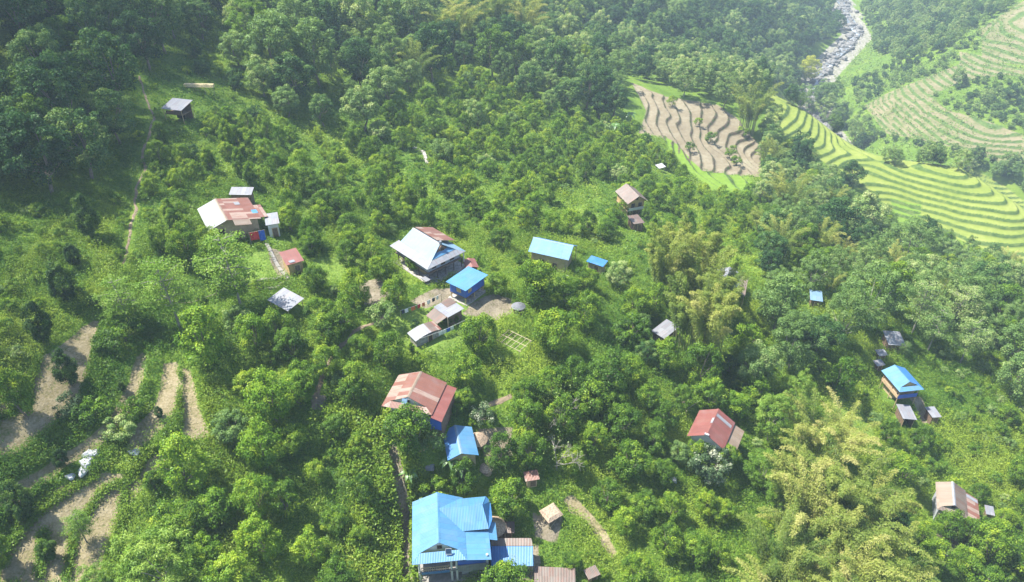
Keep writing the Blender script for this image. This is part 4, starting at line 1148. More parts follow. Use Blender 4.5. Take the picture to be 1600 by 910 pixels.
# 16 -- sheds below the stilt hut
h = rooty('animal_shed', -13.5, 87.1, 39.7, 'low stone-walled animal shed with a bent grey and rust tin roof', 'shed', 'the bent tin roof', r=3)
n = 8
for k in range(n):
    a0, a1 = -2.4+4.8*k/n, -2.4+4.8*(k+1)/n
    zf = lambda a: 1.55 + .5*math.cos(a*.55)
    m = MB().slab([(a0,1.15,zf(a0)),(a1+.03,1.15,zf(a1+.03)),(a1+.03,-1.15,zf(a1+.03)-.25),(a0,-1.15,zf(a0)-.25)], .04, (1,0,0))
    m.build('roof_sheet', ('white_sheet','white_sheet','grey_sheet','white_sheet','grey_sheet','brown_sheet','brown_sheet','rust_sheet')[k], h)
MB().box(-2.1, 2.2, -.9, .9, -1.2, 1.25).build('wall', 'stone', h)
door(h, .4, -.9, 0, .7, 1.1, (0,-1), 'dark_wood')
sightline(h, [(-2.4,1.1,1.9),(2.4,1.1,1.9),(2.4,-1.1,1.6),(-2.4,-1.1,.5)])
h = rooty('wood_shed', -10.6, 91.5, 43.6, 'open-fronted wood shed with a pale patched tin roof below the blue stilt hut', 'shed', 'the patched tin wood shed', r=3.2)
L, W, he = 3.6, 4.9, 2.4
MB().slab([(-.9,L/2,he),(W/2,L/2,he+.1),(W/2,-L/2,he-.1),(-.9,-L/2,he-.15)], .05, (0,1,0)).build('roof', 'white_sheet', h)
MB().slab([(.6,L/2+.05,he+.09),(W/2+.05,L/2+.05,he+.16),(W/2+.05,.2,he+.07),(.6,.2,he+.02)], .03, (0,1,0)).build('roof_patch', 'brown_sheet', h)
MB().slab([(-W/2-.2,L/2-.2,he-.7),(-.85,L/2-.2,he-.06),(-.85,-L/2+.3,he-.2),(-W/2-.2,-L/2+.6,he-.8)], .05, (0,1,0)).build('side_roof', 'brown_sheet', h)
MB().box(-.7, W/2-.3, -L/2+.35, -L/2+.45, -1, he-.3).build('front_wall', 'old_wood', h)
MB().box(-.6, W/2-.3, L/2-.4, L/2-.3, -1, he-.2).build('back_wall', 'old_wood', h)
MB().box(W/2-.42, W/2-.3, -L/2+.45, L/2-.4, -1, he-.2).build('side_wall', 'old_wood', h)
posts(h, [(-.85,-L/2+.15),(-W/2,-L/2+.8),(-W/2,L/2-.4)], -1, he-.75, .08); posts(h, [(-.85,-L/2+.15)], he-.8, he-.2, .08)
sightline(h, [(-W/2,L/2,he),(W/2,L/2,he),(W/2,-L/2,he),(-.8,-L/2,he)])
# 17
h = rooty('red_outhouse', -7.3, 106.2, 17, 'small dull red roof showing between the pale house and the blue stilt hut', 'outhouse', None, r=2.2)
gable_roof(h, 3.0, 1.1, 1.15, 2.1, .35, 'red_sheet'); gable_walls(h, 3.0, 1.1, 1.15, 2.1, .35, 'old_wood', ov=.25, ovn=.3, ovf=.3); door(h, 0, -1.2, 0, .7, 1.6, (0,-1))
# 18
shed('grey_plank_hut', 26.8, 98.9, -48.4, 4.2, 2.9, 2.4, .5, 'grey_sheet', 'old_wood', 'hut with a weathered grey-brown plank roof at the foot of the bamboo', 'hut', 'the weathered plank roof')
# 19
h = rooty('grey_roof_house', 42.5, 117.5, -20.3, 'grey tin-roofed house half hidden behind the central bamboo', 'house', 'the half-hidden grey roof', r=4)
gable_roof(h, 6.4, 2.2, 2.4, 3.4, 1.1, 'white_sheet', 'white_sheet', ins=.9, skirt=True)
gable_walls(h, 6.4, 2.2, 2.4, 3.4, 1.1, 'mud_plaster', ovn=1.0); window(h, 0, -2.2, 2.4, .8, .8, (0,-1)); door(h, .9, -2.2, 0, .8, 1.7, (0,-1))
MB().slab([(2.35,3.0,3.25),(3.9,2.8,2.75),(3.9,-3.6,2.75),(2.35,-3.1,3.25)], .05).build('lean_roof', 'pale_rust_sheet', h)
posts(h, [(3.7,2.6),(3.7,-.4),(3.7,-3.3)], -1.2, 2.75, .08)
# 20
shed('grey_shed', 61.7, 118.8, -15.4, 3.6, 2.4, 2.4, .2, 'pale_blue_sheet', 'old_wood', 'lone bluish tin-roofed shed under the feathery trees', 'shed', 'the lone bluish shed')
# 21 round straw hut at the end of the yard
def round_hut(px, py, rad, hw, label, short, roofm='thatch', cone=.9, wall='old_wood', clear=True):
    x, y = at(px, py); o = rooty('round_hut', x, y, 0, label, 'hut', short, r=rad+.4)
    MB().tube([(0,0,-.8),(0,0,hw)], rad*.85, 14).build('wall', wall, o)
    MB().tube([(0,0,hw-.15),(0,0,hw+cone*.5),(0,0,hw+cone)], [rad*1.15, rad*.62, .06], 14).build('roof', roofm, o)
    MB().box(-.3, .3, -rad*.85-.06, -rad*.85+.05, 0, hw*.75).build('door', 'dark_wood', o)
    if short: sightline(o, [(-rad,0,hw),(rad,0,hw),(0,0,hw+cone),(0,-rad,0)])
round_hut(810, 490, 1.05, 1.4, 'round grain hut with a grey tin cap at the end of the dirt yard', 'the round grain hut', 'grey_sheet', .5)
round_hut(771, 828, 1.55, 1.4, 'straw-capped hut tight behind the broad sky blue roof', 'the straw-capped hut', 'thatch', 1.1)
round_hut(746, 690, 1.3, .9, 'grey-brown straw heap beside the plain blue gable roof', None, 'thatch', 1.0, 'thatch')
round_hut(760, 738, .9, .5, 'low grey straw heap among trees behind the broad sky blue roof', None, 'thatch', .9, 'thatch')
x, y = at(793, 830); shed('brown_coop', x, y, 0, 1.6, 1.9, 1.5, .3, 'brown_sheet', 'old_wood', 'small dark brown coop beside the straw-capped hut', 'coop')
# 22 hay shelter
h = rooty('hay_shelter', 5.3, 62.4, 35, 'small hay shelter with a sagging brown thatch on leaning posts', 'shelter', 'the thatched hay shelter', r=1.8)
MB().prism([(-1.25,-1.1,1.45),(1.25,-1.1,1.45),(1.25,1.1,1.75),(-1.25,1.1,1.75)], [(-.9,-.7,1.85),(.9,-.7,1.8),(.9,.6,2.15),(-.9,.6,2.2)]).build('thatch', 'thatch', h)
posts(h, [(-1.0,-.9),(1.0,-.9),(1.0,.9),(-1.0,.9)], -.6, 1.55, .07, 'bamboo_pole'); MB().tube([(-.9,-1.0,.1),(.7,-.95,1.5)], .05, 6).build('brace', 'bamboo_pole', h)
MB().box(-.8, .8, .2, .85, -.5, 1.1).build('hay', 'hay', h)
sightline(h, [(-1.2,-1,1.5),(1.2,1,2),(0,-1,.3)])
x, y = at(830, 757); shed('terracotta_shed', x, y, 12, 1.5, 2.0, 1.7, .3, 'rust_sheet', 'mud_plaster', 'small shed with a dull rust red roof edge peeking out under an orange tree', 'shed', 'the rust-edged shed'); SIGHT.pop()
x, y = at(866, 912); shed('plank_shed', x, y, -3, 2.2, 5.2, 1.8, .2, 'brown_sheet', 'old_wood', 'plank roofed shed cut by the bottom edge of the photo', 'shed', None, closed=False)
x, y = at(924, 903); shed('rusty_coop', x, y, 25, 1.4, 1.8, 1.3, .2, 'brown_sheet', 'old_wood', 'little brown-roofed coop under trees near the straw strip', 'coop', None)
x, y = at(1481, 838); shed('roadside_coop', x, y, -40, 2.2, 1.7, 1.5, .2, 'brown_sheet', 'old_wood', 'broken brown coop among trees below the faded rust roof', 'coop', None)
x, y = at(1378, 722); tag(MB().slab([(x-1.3,y+.7,gz1(x,y)+.5),(x+1.4,y+.5,gz1(x,y)+.6),(x+1.5,y-.6,gz1(x,y)+.45),(x-1.2,y-.5,gz1(x,y)+.35)], .04).build('tin_sheet', 'white_sheet'), 'pale tin sheets lying in the bushes on the river slope', 'tin sheet')
x, y = at(1031, 268); shed('white_tarp_shelter', x, y, 30, 2.0, 2.6, 1.8, .4, 'white_plastic', 'old_wood', 'white plastic covered shelter alone in the upper orchard', 'shelter', 'the white shelter in the orchard', closed=False)
x, y = at(1000, 812) if 0 else at(1048, 776); tag(MB().tube([(x,y,gz1(x,y)-.1),(x,y,gz1(x,y)+.5),(x,y,gz1(x,y)+.55)], [.3,.28,.2], 12).build('white_drum', 'white_plastic'), 'small white drum standing in the shade between orange trees', 'drum')

# greenhouse frame of bare poles
x, y = at(803, 540); z = gz1(x, y); o = empty('pole_frame', (x, y, z), R(-38), label='flat trellis frame of pale bamboo poles near the round grain hut', cat='trellis'); LANDMARKS['the bamboo trellis'] = (803, 536)
FOOTPRINT.append((x, y, 2.6))
for k in range(6): MB().tube([(-2.2+k*.88,-1.6,1.1),(-2.2+k*.88,1.6,1.25)], .05, 5).build('pole', 'bamboo_pole', o)
for yy in (-1.5, 0, 1.5): MB().tube([(-2.5,yy,1.2+.05*yy),(2.5,yy,1.2+.05*yy)], .055, 5).build('pole', 'bamboo_pole', o)
posts(o, [(-2.2,-1.5),(2.2,-1.5),(2.2,1.5),(-2.2,1.5)], -.6, 1.2, .05, 'bamboo_pole')
SIGHT.append((780,520,828,552,150))

# washing lines
def wash_line(p1, p2, label, cloths, hz=1.7):
    (x1,y1),(x2,y2) = at(*p1), at(*p2); z1, z2 = gz1(x1,y1), gz1(x2,y2); L = math.hypot(x2-x1, y2-y1)
    o = empty('washing_line', (x1,y1,z1), math.atan2(y2-y1, x2-x1), label=label, cat='washing line'); dz = z2-z1
    MB().tube([(L*k/8, 0, hz+dz*k/8-.25*math.sin(math.pi*k/8)) for k in range(9)], .02, 4).build('line', 'white_cloth', o)
    posts(o, [(0,0)], -.5, hz+.1, .05, 'bamboo_pole'); posts(o, [(L,0)], dz-.5, dz+hz+.1, .05, 'bamboo_pole')
    for f, w, m in cloths:
        zt = hz+dz*f-.25*math.sin(math.pi*f); cloth(o, f*L-w/2, f*L+w/2, zt-.75, zt, 0, m)
wash_line((627,500), (690,472), 'washing line with orange, red and white clothes in front of the pale house', [(.06,.5,'dark_cloth'),(.14,.6,'white_cloth'),(.3,.7,'orange_cloth'),(.44,.5,'red_cloth'),(.55,.5,'orange_cloth'),(.68,.6,'white_cloth'),(.8,.5,'dark_cloth'),(.9,.4,'white_cloth')])
wash_line((657,545), (732,514), 'long line with white and dark clothes below the bent tin roof', [(.42,.7,'white_cloth'),(.5,.5,'white_cloth'),(.58,.6,'blue_cloth'),(.66,.5,'white_cloth'),(.92,.6,'dark_cloth')])

# bamboo pole fence by the track, pole rails elsewhere
def rail_fence(px_pts, label, hz=(.5,.95), name='rail_fence'):
    P = [at(*p) for p in px_pts]; o = empty(name, (P[0][0], P[0][1], gz1(*P[0])), 0, label=label, cat='fence'); x0, y0, z0 = o.location
    W_ = [(p[0]-x0, p[1]-y0, gz1(*p)-z0) for p in P]
    for a, b in zip(W_[:-1], W_[1:]):
        for hh in hz: MB().tube([(a[0],a[1],a[2]+hh),(b[0],b[1],b[2]+hh+.05)], .05, 5).build('rail', 'bamboo_pole', o)
    posts2 = [MB().tube([(p[0],p[1],p[2]-.4),(p[0],p[1],p[2]+1.1)], .06, 5).build('post', 'bamboo_pole', o) for p in W_]
rail_fence([(622,735),(632,762),(641,782)], 'pale bamboo rails slanting down the track behind the broad sky blue roof', (.6,1.4))
rail_fence([(232,484),(262,480),(300,476),(340,462)], 'thin pole fence across the grass under the bright slender trees', (.5,))
rail_fence([(1072,646),(1095,636)], 'short pale pole rail beside the brick red roof', (1.4,))

# plastic sacks on the terrace
x, y = at(138, 726)
def lump(cx, cy, cz, rx, ry, rz, seed):
    g = np.random.default_rng(seed); b = MB(); n, m = 10, 6; P = []
    for j in range(m+1):
        t = math.pi*j/m; row = []
        for k in range(n):
            a = 2*math.pi*k/n; w = 1 + .22*math.sin(a*3+seed) * math.sin(t) + .08*g.normal()
            row.append((cx+rx*w*math.sin(t)*math.cos(a), cy+ry*w*math.sin(t)*math.sin(a), cz+rz*w*math.cos(t)))
        P.append(row)
    for j in range(m):
        for k in range(n): b.poly([P[j][k], P[j+1][k], P[j+1][(k+1)%n], P[j][(k+1)%n]])
    return b
for (px, py, rx, ry, rz, lb) in [(141,712,1.0,.6,.5,'topmost crumpled white plastic sack of the pile on the terrace bank'),(137,725,.85,.75,.55,'middle crumpled white plastic sack of the pile on the terrace bank'),(131,738,.6,.9,.4,'long white plastic sack trailing down the terrace bank'),(111,747,.6,.45,.4,'white sack lying apart at the foot of the terrace bank'),(212,712,.7,.5,.35,'grey-white sheet on a bush beside the brown terrace strips'),(149,708,.6,.5,.35,'small white sack leaning on the topmost sack')]:
    x, y = at(px, py); tag(lump(x, y, gz1(x,y)+rz*.6+(.5 if px == 212 else 0), rx, ry, rz, px).build('plastic_sack', 'white_plastic'), lb, 'sack', 'white sacks on the terrace')
LANDMARKS['the white sacks'] = (135, 728)
SIGHT.append((104,698,162,752,110))

# pole wires, small yard things
for (px, py, nm, mt, lb) in [(672,735,'grey_sheet_stack','grey_sheet','grey tin sheet on the ground beside the banana plants'),(1050,752,'white_box','white_plastic','white plastic box on the shaded ground between orange trees')]:
    x, y = at(px, py); z = gz1(x,y)
    tag(MB().prism([(x-.7,y-.4,z-.1),(x+.6,y-.5,z-.1),(x+.7,y+.4,z-.1),(x-.6,y+.5,z-.1)], [(x-.6,y-.35,z+.3),(x+.55,y-.4,z+.35),(x+.6,y+.35,z+.4),(x-.55,y+.4,z+.35)]).build(nm, mt), lb, 'tin sheet' if 'tin' in lb else 'box')
for i, (px, py, lb) in enumerate([(678,700,'orange firewood bundle under the tree in front of the striped roof'),(662,716,'heap of split firewood nearest the white-edged track')]):
    x, y = at(px, py); z = gz1(x, y); o = empty('firewood_pile', (x,y,z), .4*i, label=lb, cat='firewood')
    for k in range(14): MB().tube([(-.6+.05*random.random(), (k%5)*.2-.4, .08+.17*(k//5)), (.6, (k%5)*.2-.4+.1*random.uniform(-1,1), .1+.17*(k//5))], .085, 6).build('log', 'tan_plaster' if k%3 else 'pale_wood', o)

# ------------------------------------------------------------------ tree stock
STOCK = {}
def stock(kind, trees, leaf_mats, bark='bark', names=('crown', 'trunk')):
    for T in trees:
        tr = T.trunk(names[1], bark)
        for lm in leaf_mats:
            STOCK.setdefault((kind, lm), []).append((T.crown(names[0], lm), tr, T))
stock('citrus', [blob_tree(100+i, 2.05, 4.9, .35, 64, 6200, .19, .6, (.17,.30), .35, ragged=.14, trunk_r=.11, sprig=.35, top=.30, full=True) for i in range(7)], ('citrus_leaf', 'flush_leaf'))
stock('upright', [blob_tree(140+i, 1.5, 5.4, .5, 46, 8500, .19, .55, (.22,.36), .7, ragged=.1, trunk_r=.09, top=.3, sprig=.25, full=True) for i in range(4)], ('upright_leaf', 'citrus_leaf'))
stock('forest', [blob_tree(200+i, 4.2, 9.6, 1.8, 90, 9500, .34, .6, (.14,.28), .2, ragged=.22, trunk_r=.24, squash=.75, top=.2, full=True) for i in range(6)], ('forest_leaf', 'pale_leaf', 'citrus_leaf', 'blossom_leaf', 'yellow_leaf'))
stock('round', [blob_tree(250+i, 2.7, 4.6, .5, 55, 5200, .27, .6, (.17,.3), .1, ragged=.18, trunk_r=.14, full=True) for i in range(4)], ('forest_leaf', 'pale_leaf', 'citrus_leaf', 'blossom_leaf'))
stock('feather', [blob_tree(300+i, 4.0, 9.6, 1.6, 110, 9500, .30, .4, (.11,.22), .15, ragged=.28, trunk_r=.13, squash=.6, droop=.35, top=.2, full=True) for i in range(4)], ('pale_leaf', 'slender_leaf'), 'pale_bark')
stock('slender', [slender_tree(400+i, 10.5, 3.1, 4600, .25) for i in range(4)], ('slender_leaf', 'pale_leaf'), 'pale_bark')
stock('bamboo', [bamboo(500+i, 24, 13.5, 1.8, 4.8, 3.0, .25) for i in range(4)] , ('bamboo_leaf',), 'culm_green', ('foliage', 'stems'))
stock('bamboo_tall', [bamboo(520+i, 22, 17.0, 1.6, 3.4, 3.4, .27) for i in range(2)], ('bamboo_leaf',), 'culm_green', ('foliage', 'stems'))
stock('shrub', [blob_tree(600+i, 1.2, 1.9, .1, 22, 1500, .18, .55, (.22,.42), .1, ragged=.25, trunk_r=.05) for i in range(4)], ('grass_leaf', 'citrus_leaf', 'pale_leaf', 'blossom_leaf', 'red_flower_leaf'))
stock('bare', [bare_tree(700+i, 5.5) for i in range(2)], ('pale_leaf',), 'pale_bark')
stock('banana', [banana(720+i) for i in range(2)], ('banana_leaf',), 'culm_green', ('leaves', 'stem'))
HALF = dict(round=2.8, citrus=2.7, upright=3.2, forest=7.2, feather=6.6, slender=7.0, bamboo=6.5, bamboo_tall=8.4, shrub=1.0, bare=3.0, banana=1.5)
RAD = dict(round=3.2, citrus=2.5, upright=1.8, forest=5.0, feather=4.6, slender=3.5, bamboo=4.4, bamboo_tall=2.9, shrub=1.2, bare=1.8, banana=1.4)
NAME = dict(round='broadleaf_tree', citrus='orange_tree', upright='young_orange_tree', forest='broadleaf_tree', feather='feathery_tree', slender='slender_tree', bamboo='bamboo_clump', bamboo_tall='bamboo_clump', shrub='bush', bare='bare_tree', banana='banana_plant')
GROUP = dict(round='broadleaf trees of the woods', citrus='orange trees on the hillside', upright='young orange trees on the terraces', forest='broadleaf trees of the woods', feather='feathery trees on the river slope', slender='slender open trees', bamboo='bamboo clumps', bamboo_tall='bamboo clumps', shrub='bushes', bare='bare trees', banana='banana plants')
WORDS = {('round','forest_leaf'):'dark round-crowned tree', ('round','pale_leaf'):'pale round-crowned tree', ('round','citrus_leaf'):'fresh green round-crowned tree', ('round','blossom_leaf'):'white-flowered round-crowned tree', ('citrus','citrus_leaf'):'deep green orange tree', ('citrus','flush_leaf'):'bright yellow-green orange tree', ('upright','upright_leaf'):'dark upright orange tree', ('upright','citrus_leaf'):'mid-green upright orange tree',
    ('forest','forest_leaf'):'dark broadleaf tree', ('forest','pale_leaf'):'pale broadleaf tree', ('forest','citrus_leaf'):'fresh green broadleaf tree', ('forest','blossom_leaf'):'white-flowered broadleaf tree', ('forest','yellow_leaf'):'yellow-crowned tree',
    ('feather','pale_leaf'):'pale feathery tree', ('feather','slender_leaf'):'bright feathery tree', ('slender','slender_leaf'):'bright slender open tree', ('slender','pale_leaf'):'pale slender open tree', ('bamboo','bamboo_leaf'):'arching bamboo clump', ('bamboo_tall','bamboo_leaf'):'upright bamboo column',
    ('shrub','grass_leaf'):'bright green bush', ('shrub','citrus_leaf'):'deep green bush', ('shrub','pale_leaf'):'pale grey-green bush', ('shrub','blossom_leaf'):'white-flowered bush', ('shrub','red_flower_leaf'):'dark bush with red flowers', ('bare','pale_leaf'):'nearly leafless grey tree', ('banana','banana_leaf'):'broad-leaved banana plant'}
CAT = dict(shrub='bush', bamboo='bamboo', bamboo_tall='bamboo', banana='banana plant')
PLANTED = []      # x, y, kind, mat, scale, rot, half height, radius, manual
def plant(x, y, kind, lm, s=1.0, manual=False):
    PLANTED.append([x, y, kind, lm, s, random.uniform(0, 6.28), HALF[kind]*s, RAD[kind]*s, manual])

def crowns(kind, lm, pts):
    """things sighted one by one: px, py of the crown's middle and its width in the photograph"""
    lms = lm if isinstance(lm, (list, tuple)) else [lm]
    x, y = at_crown(pts, [HALF[kind]]*len(pts))
    hs = []
    for i, p in enumerate(pts):
        s = ((p[2] if len(p) > 2 else 50)*(y[i]*CP - gz1(x[i], y[i])*SP)/F0)/(2*RAD[kind]); hs.append(HALF[kind]*min(max(s, .35), 1.7))
    x, y = at_crown(pts, hs)
    for i, p in enumerate(pts):
        d = y[i]*CP - gz1(x[i], y[i])*SP
        s = (p[2]*d/F0)/(2*RAD[kind]) if len(p) > 2 and p[2] else random.uniform(.85, 1.15)
        s = min(max(s, .35), 1.7)
        if len(p) < 4:
            for _ in range(7):
                hh, r = HALF[kind]*s, RAD[kind]*s
                q = proj(np.array([[x[i], y[i], gz1(x[i], y[i]) + hh]]))[0]; pr = r*F0/q[2]; pv = pr*max(1, hh/r)
                if any(q[2] < e[4] + 1.5 and e[0] - pr*.7 < q[0] < e[2] + pr*.7 and e[1] - pv*.7 < q[1] < e[3] + pv*.75 for e in SIGHT): s *= .87
                else: break
        plant(x[i], y[i], kind, lms[i % len(lms)], s, True)

crowns('upright', 'upright_leaf', [(147,345,40),(120,398,26),(108,440,46),(75,508,42),(5,575,30),(193,600,14),(250,640,12),(100,712,24)])
crowns('upright', 'upright_leaf', [(112,571,40),(42,778,44)])
crowns('upright', 'citrus_leaf', [(43,612,54),(8,850,46),(244,745,28),(80,850,32),(713,494,18),(644,541,16),(1347,620,14)])
crowns('shrub', 'blossom_leaf', [(110,632,40),(754,648,36),(1250,655,30)])
crowns('slender', 'slender_leaf', [(283,445,84,1),(378,402,96,1),(207,455,70,1),(135,810,44)])
crowns('round', 'pale_leaf', [(192,660,58)])
crowns('feather', 'slender_leaf', [(262,855,125),(165,895,60)])
crowns('citrus', 'flush_leaf', [(330,528,92),(400,520,62),(300,720,92),(345,780,74),(360,888,84),(434,620,84),(420,690,80),(407,770,72),(470,600,62),(414,838,82),(489,845,66),(330,850,60)])
crowns('citrus', 'citrus_leaf', [(290,800,84),(448,777,62),(526,804,52),(536,893,70),(567,760,46),(563,832,42),(495,733,44),(560,692,42),(526,665,46),(557,610,52),(461,678,52),(640,674,84,1),(683,746,62,1),(727,742,54,1),(782,702,62),(796,772,72),(727,618,46),
    (820,651,66),(878,650,66),(827,699,60),(895,719,46),(926,682,60),(946,764,56),(981,712,72),(970,651,66),(1038,640,56),(1021,678,52),(1035,733,46),(1004,784,52),(892,845,98),(1100,784,46),(1127,793,46),(1038,838,56),(1086,849,62),(1117,862,46),(991,890,62),(943,880,50),(790,905,84,1),
    (820,615,50),(919,615,70),(953,625,50),(1106,612,60),(459,346,50),(486,379,50),(545,396,46),(581,389,46),(604,422,46),(558,452,60),(496,428,60),(621,458,52),(502,478,70),(440,510,60),(459,540,56),(515,512,60),(479,583,60),(558,590,60),(565,537,46),(611,547,60),
    (749,521,66),(726,570,62),(779,438,52),(782,372,40),(509,320,46),(538,330,40),(548,353,46),(598,326,50),(833,445,80),(815,400,40),(882,465,46),(915,432,50),(866,514,80),(912,488,60),(948,577,80),(892,587,60),(860,600,60),(1037,548,70),(1090,570,70),(1384,665,56),(1435,682,42),(1404,726,62),(1363,746,46),(1445,818,72),(1452,862,62),(1500,868,52),(1537,842,70),(1527,896,70),(1585,862,70),(340,415,60),(300,380,70),(330,372,60)])
crowns('citrus', 'flush_leaf', [(646,403,32,1),(778,774,40),(601,494,60),(1163,531,62),(1305,590,60),(926,740,40)][:1] + [(1163,531,62),(1305,590,60)])
crowns('shrub', 'pale_leaf', [(601,494,64),(678,702,40),(724,620,46)])
crowns('shrub', 'red_flower_leaf', [(648,496,42)])
crowns('round', 'blossom_leaf', [(1107,725,72)])
crowns('round', 'forest_leaf', [(1250,225,56),(1300,300,50),(1326,275,46),(1200,265,40)])
crowns('feather', 'slender_leaf', [(398,40,72)])
crowns('citrus', 'citrus_leaf', [(1085,708,44,1),(1130,716,46,1),(1478,818,50,1),(1508,826,44,1),(967,336,34,1),(1014,334,28,1),(836,446,72,1),(595,418,44,1)])
crowns('forest', 'pale_leaf', [(1284,150,40),(1212,118,50),(1310,172,36),(1160,128,50),(1100,118,50)])
crowns('feather', 'pale_leaf', [(1298,140,36),(1130,140,46),(1068,120,50),(1335,195,36),(1270,152,60),(1290,168,56),(1252,138,54),(1282,140,44)])
crowns('forest', 'pale_leaf', [(440,70,95),(500,85,80),(470,30,70),(560,30,80),(520,20,70)])
crowns('forest', 'citrus_leaf', [(178,85,62)])
crowns('forest', 'pale_leaf', [(1059,692,52),(1001,480,78),(965,419,56),(1172,564,72),(1338,330,72),(1579,531,72),(1579,580,72),(745,185,40)])
crowns('forest', 'forest_leaf', [(1008,524,82),(1292,343,82),(1523,432,80),(1390,815,50),(1421,893,60)])
crowns('forest', 'yellow_leaf', [(1262,97,84)])
crowns('feather', 'pale_leaf', [(1348,448,104),(1233,524,92),(1404,376,100),(1444,442,80),(1497,458,82),(1310,490,80),(1266,422,62),(1240,345,66)])
crowns('slender', 'pale_leaf', [(1425,470,60),(1450,500,56),(1480,470,56),(1500,520,56),(1408,520,50)])
crowns('bamboo_tall', 'bamboo_leaf', [(1031,405,56,1),(1052,385,56,1),(1067,468,64,1),(1090,420,60),(1107,485,60),(1085,395,50),(1118,440,50),(1095,500,64,1)])
crowns('bamboo', 'bamboo_leaf', [(1230,745,100),(1256,655,90),(1305,665,90),(1345,765,100),(1262,690,100),(1295,742,120),(1320,800,120),(1240,790,110),(1210,850,110),(1280,860,120),(1350,860,110),(1385,890,100),(1195,905,110),(1300,915,110),(1250,910,110),(1165,168,62),(1200,238,42),(1225,310,60),(1215,370,60),(650,95,64),(720,40,70),(770,25,70),(820,35,70),(690,30,60)])
crowns('feather', 'slender_leaf', [(1200,645,74),(1188,722,70),(1240,610,60),(1215,760,60)])
crowns('bare', 'pale_leaf', [(870,700,52),(876,640,46),(1210,262,40)])
crowns('banana', 'banana_leaf', [(706,726,34),(722,738,30),(662,755,28),(640,735,30),(960,200,28),(985,185,28),(1250,505,26)])
crowns('shrub', 'citrus_leaf', [(1078,230,16),(1050,160,18),(1110,215,20),(1150,250,30),(1160,205,18),(1140,240,22),(1090,190,14),(150,640,50),(200,520,50),(180,535,50),(212,640,36),(700,500,20),(735,655,40)])

# ------------------------------------------------------------------ woods and orchard filled at even spacing
def pip(poly, px, py): return inside(np.array([px]), np.array([py]), np.array(poly, float))[0]
P_CLEAR = [np.array(p, float) for p in [
    [(210,120),(240,160),(250,200),(238,260),(225,330),(212,415),(188,415),(196,340),(205,280),(222,230),(222,180)],      # along the footpath
    [(245,130),(300,120),(345,130),(340,150),(305,205),(270,235),(245,205)],
    [(0,330),(140,310),(215,290),(215,420),(170,490),(0,720)], [(0,480),(330,560),(330,680),(200,910),(0,910)],
    [(640,225),(680,225),(690,270),(640,275)], [(860,300),(930,280),(950,320),(900,345),(860,335)],
    [(395,385),(470,380),(480,440),(380,450)],[(600,470),(735,440),(815,460),(815,510),(690,545),(600,520)],
    [(875,765),(905,765),(970,860),(950,875),(910,810)],[(598,690),(650,690),(650,910),(620,910)],
    [(1330,600),(1440,560),(1470,665),(1400,670)],[(1395,505),(1420,505),(1425,545),(1385,545)],[(480,610),(515,610),(515,645),(480,645)],
    [(490,640),(640,690),(640,910),(600,910),(545,760)]]]
P_OPEN = [(np.array(p, float), dm) for p, dm in [
    ([(1010,160),(1120,170),(1150,190),(1185,235),(1185,268),(1100,262),(1040,215),(1005,200)], 252),
    ([(1215,152),(1262,172),(1330,218),(1400,262),(1500,265),(1560,292),(1600,325),(1600,392),(1540,372),(1440,335),(1400,315),(1330,275),(1290,235),(1240,205)], 260),
    ([(1395,315),(1438,320),(1434,342),(1408,343)], 260), ([(1045,220),(1100,270),(1165,278),(1150,295),(1090,280)], 240),
    ([(1295,110),(1320,40),(1345,20),(1355,60),(1330,110)], 520),
    ([(1530,60),(1600,10),(1600,95),(1535,88)], 460), ([(1370,165),(1430,135),(1500,105),(1590,115),(1440,165),(1590,220),(1480,215),(1390,200)], 420),
    ([(205,570),(235,545),(300,570),(325,600),(330,690),(270,690),(200,712),(190,680)], 200), ([(0,805),(120,748),(200,748),(170,820),(140,880),(0,900)], 200),
    ([(90,690),(160,690),(160,755),(95,755)], 200), ([(0,600),(130,505),(155,505),(120,640),(0,720)], 200),
    ([(250,150),(345,130),(345,150),(300,200),(255,190)], 200)]]
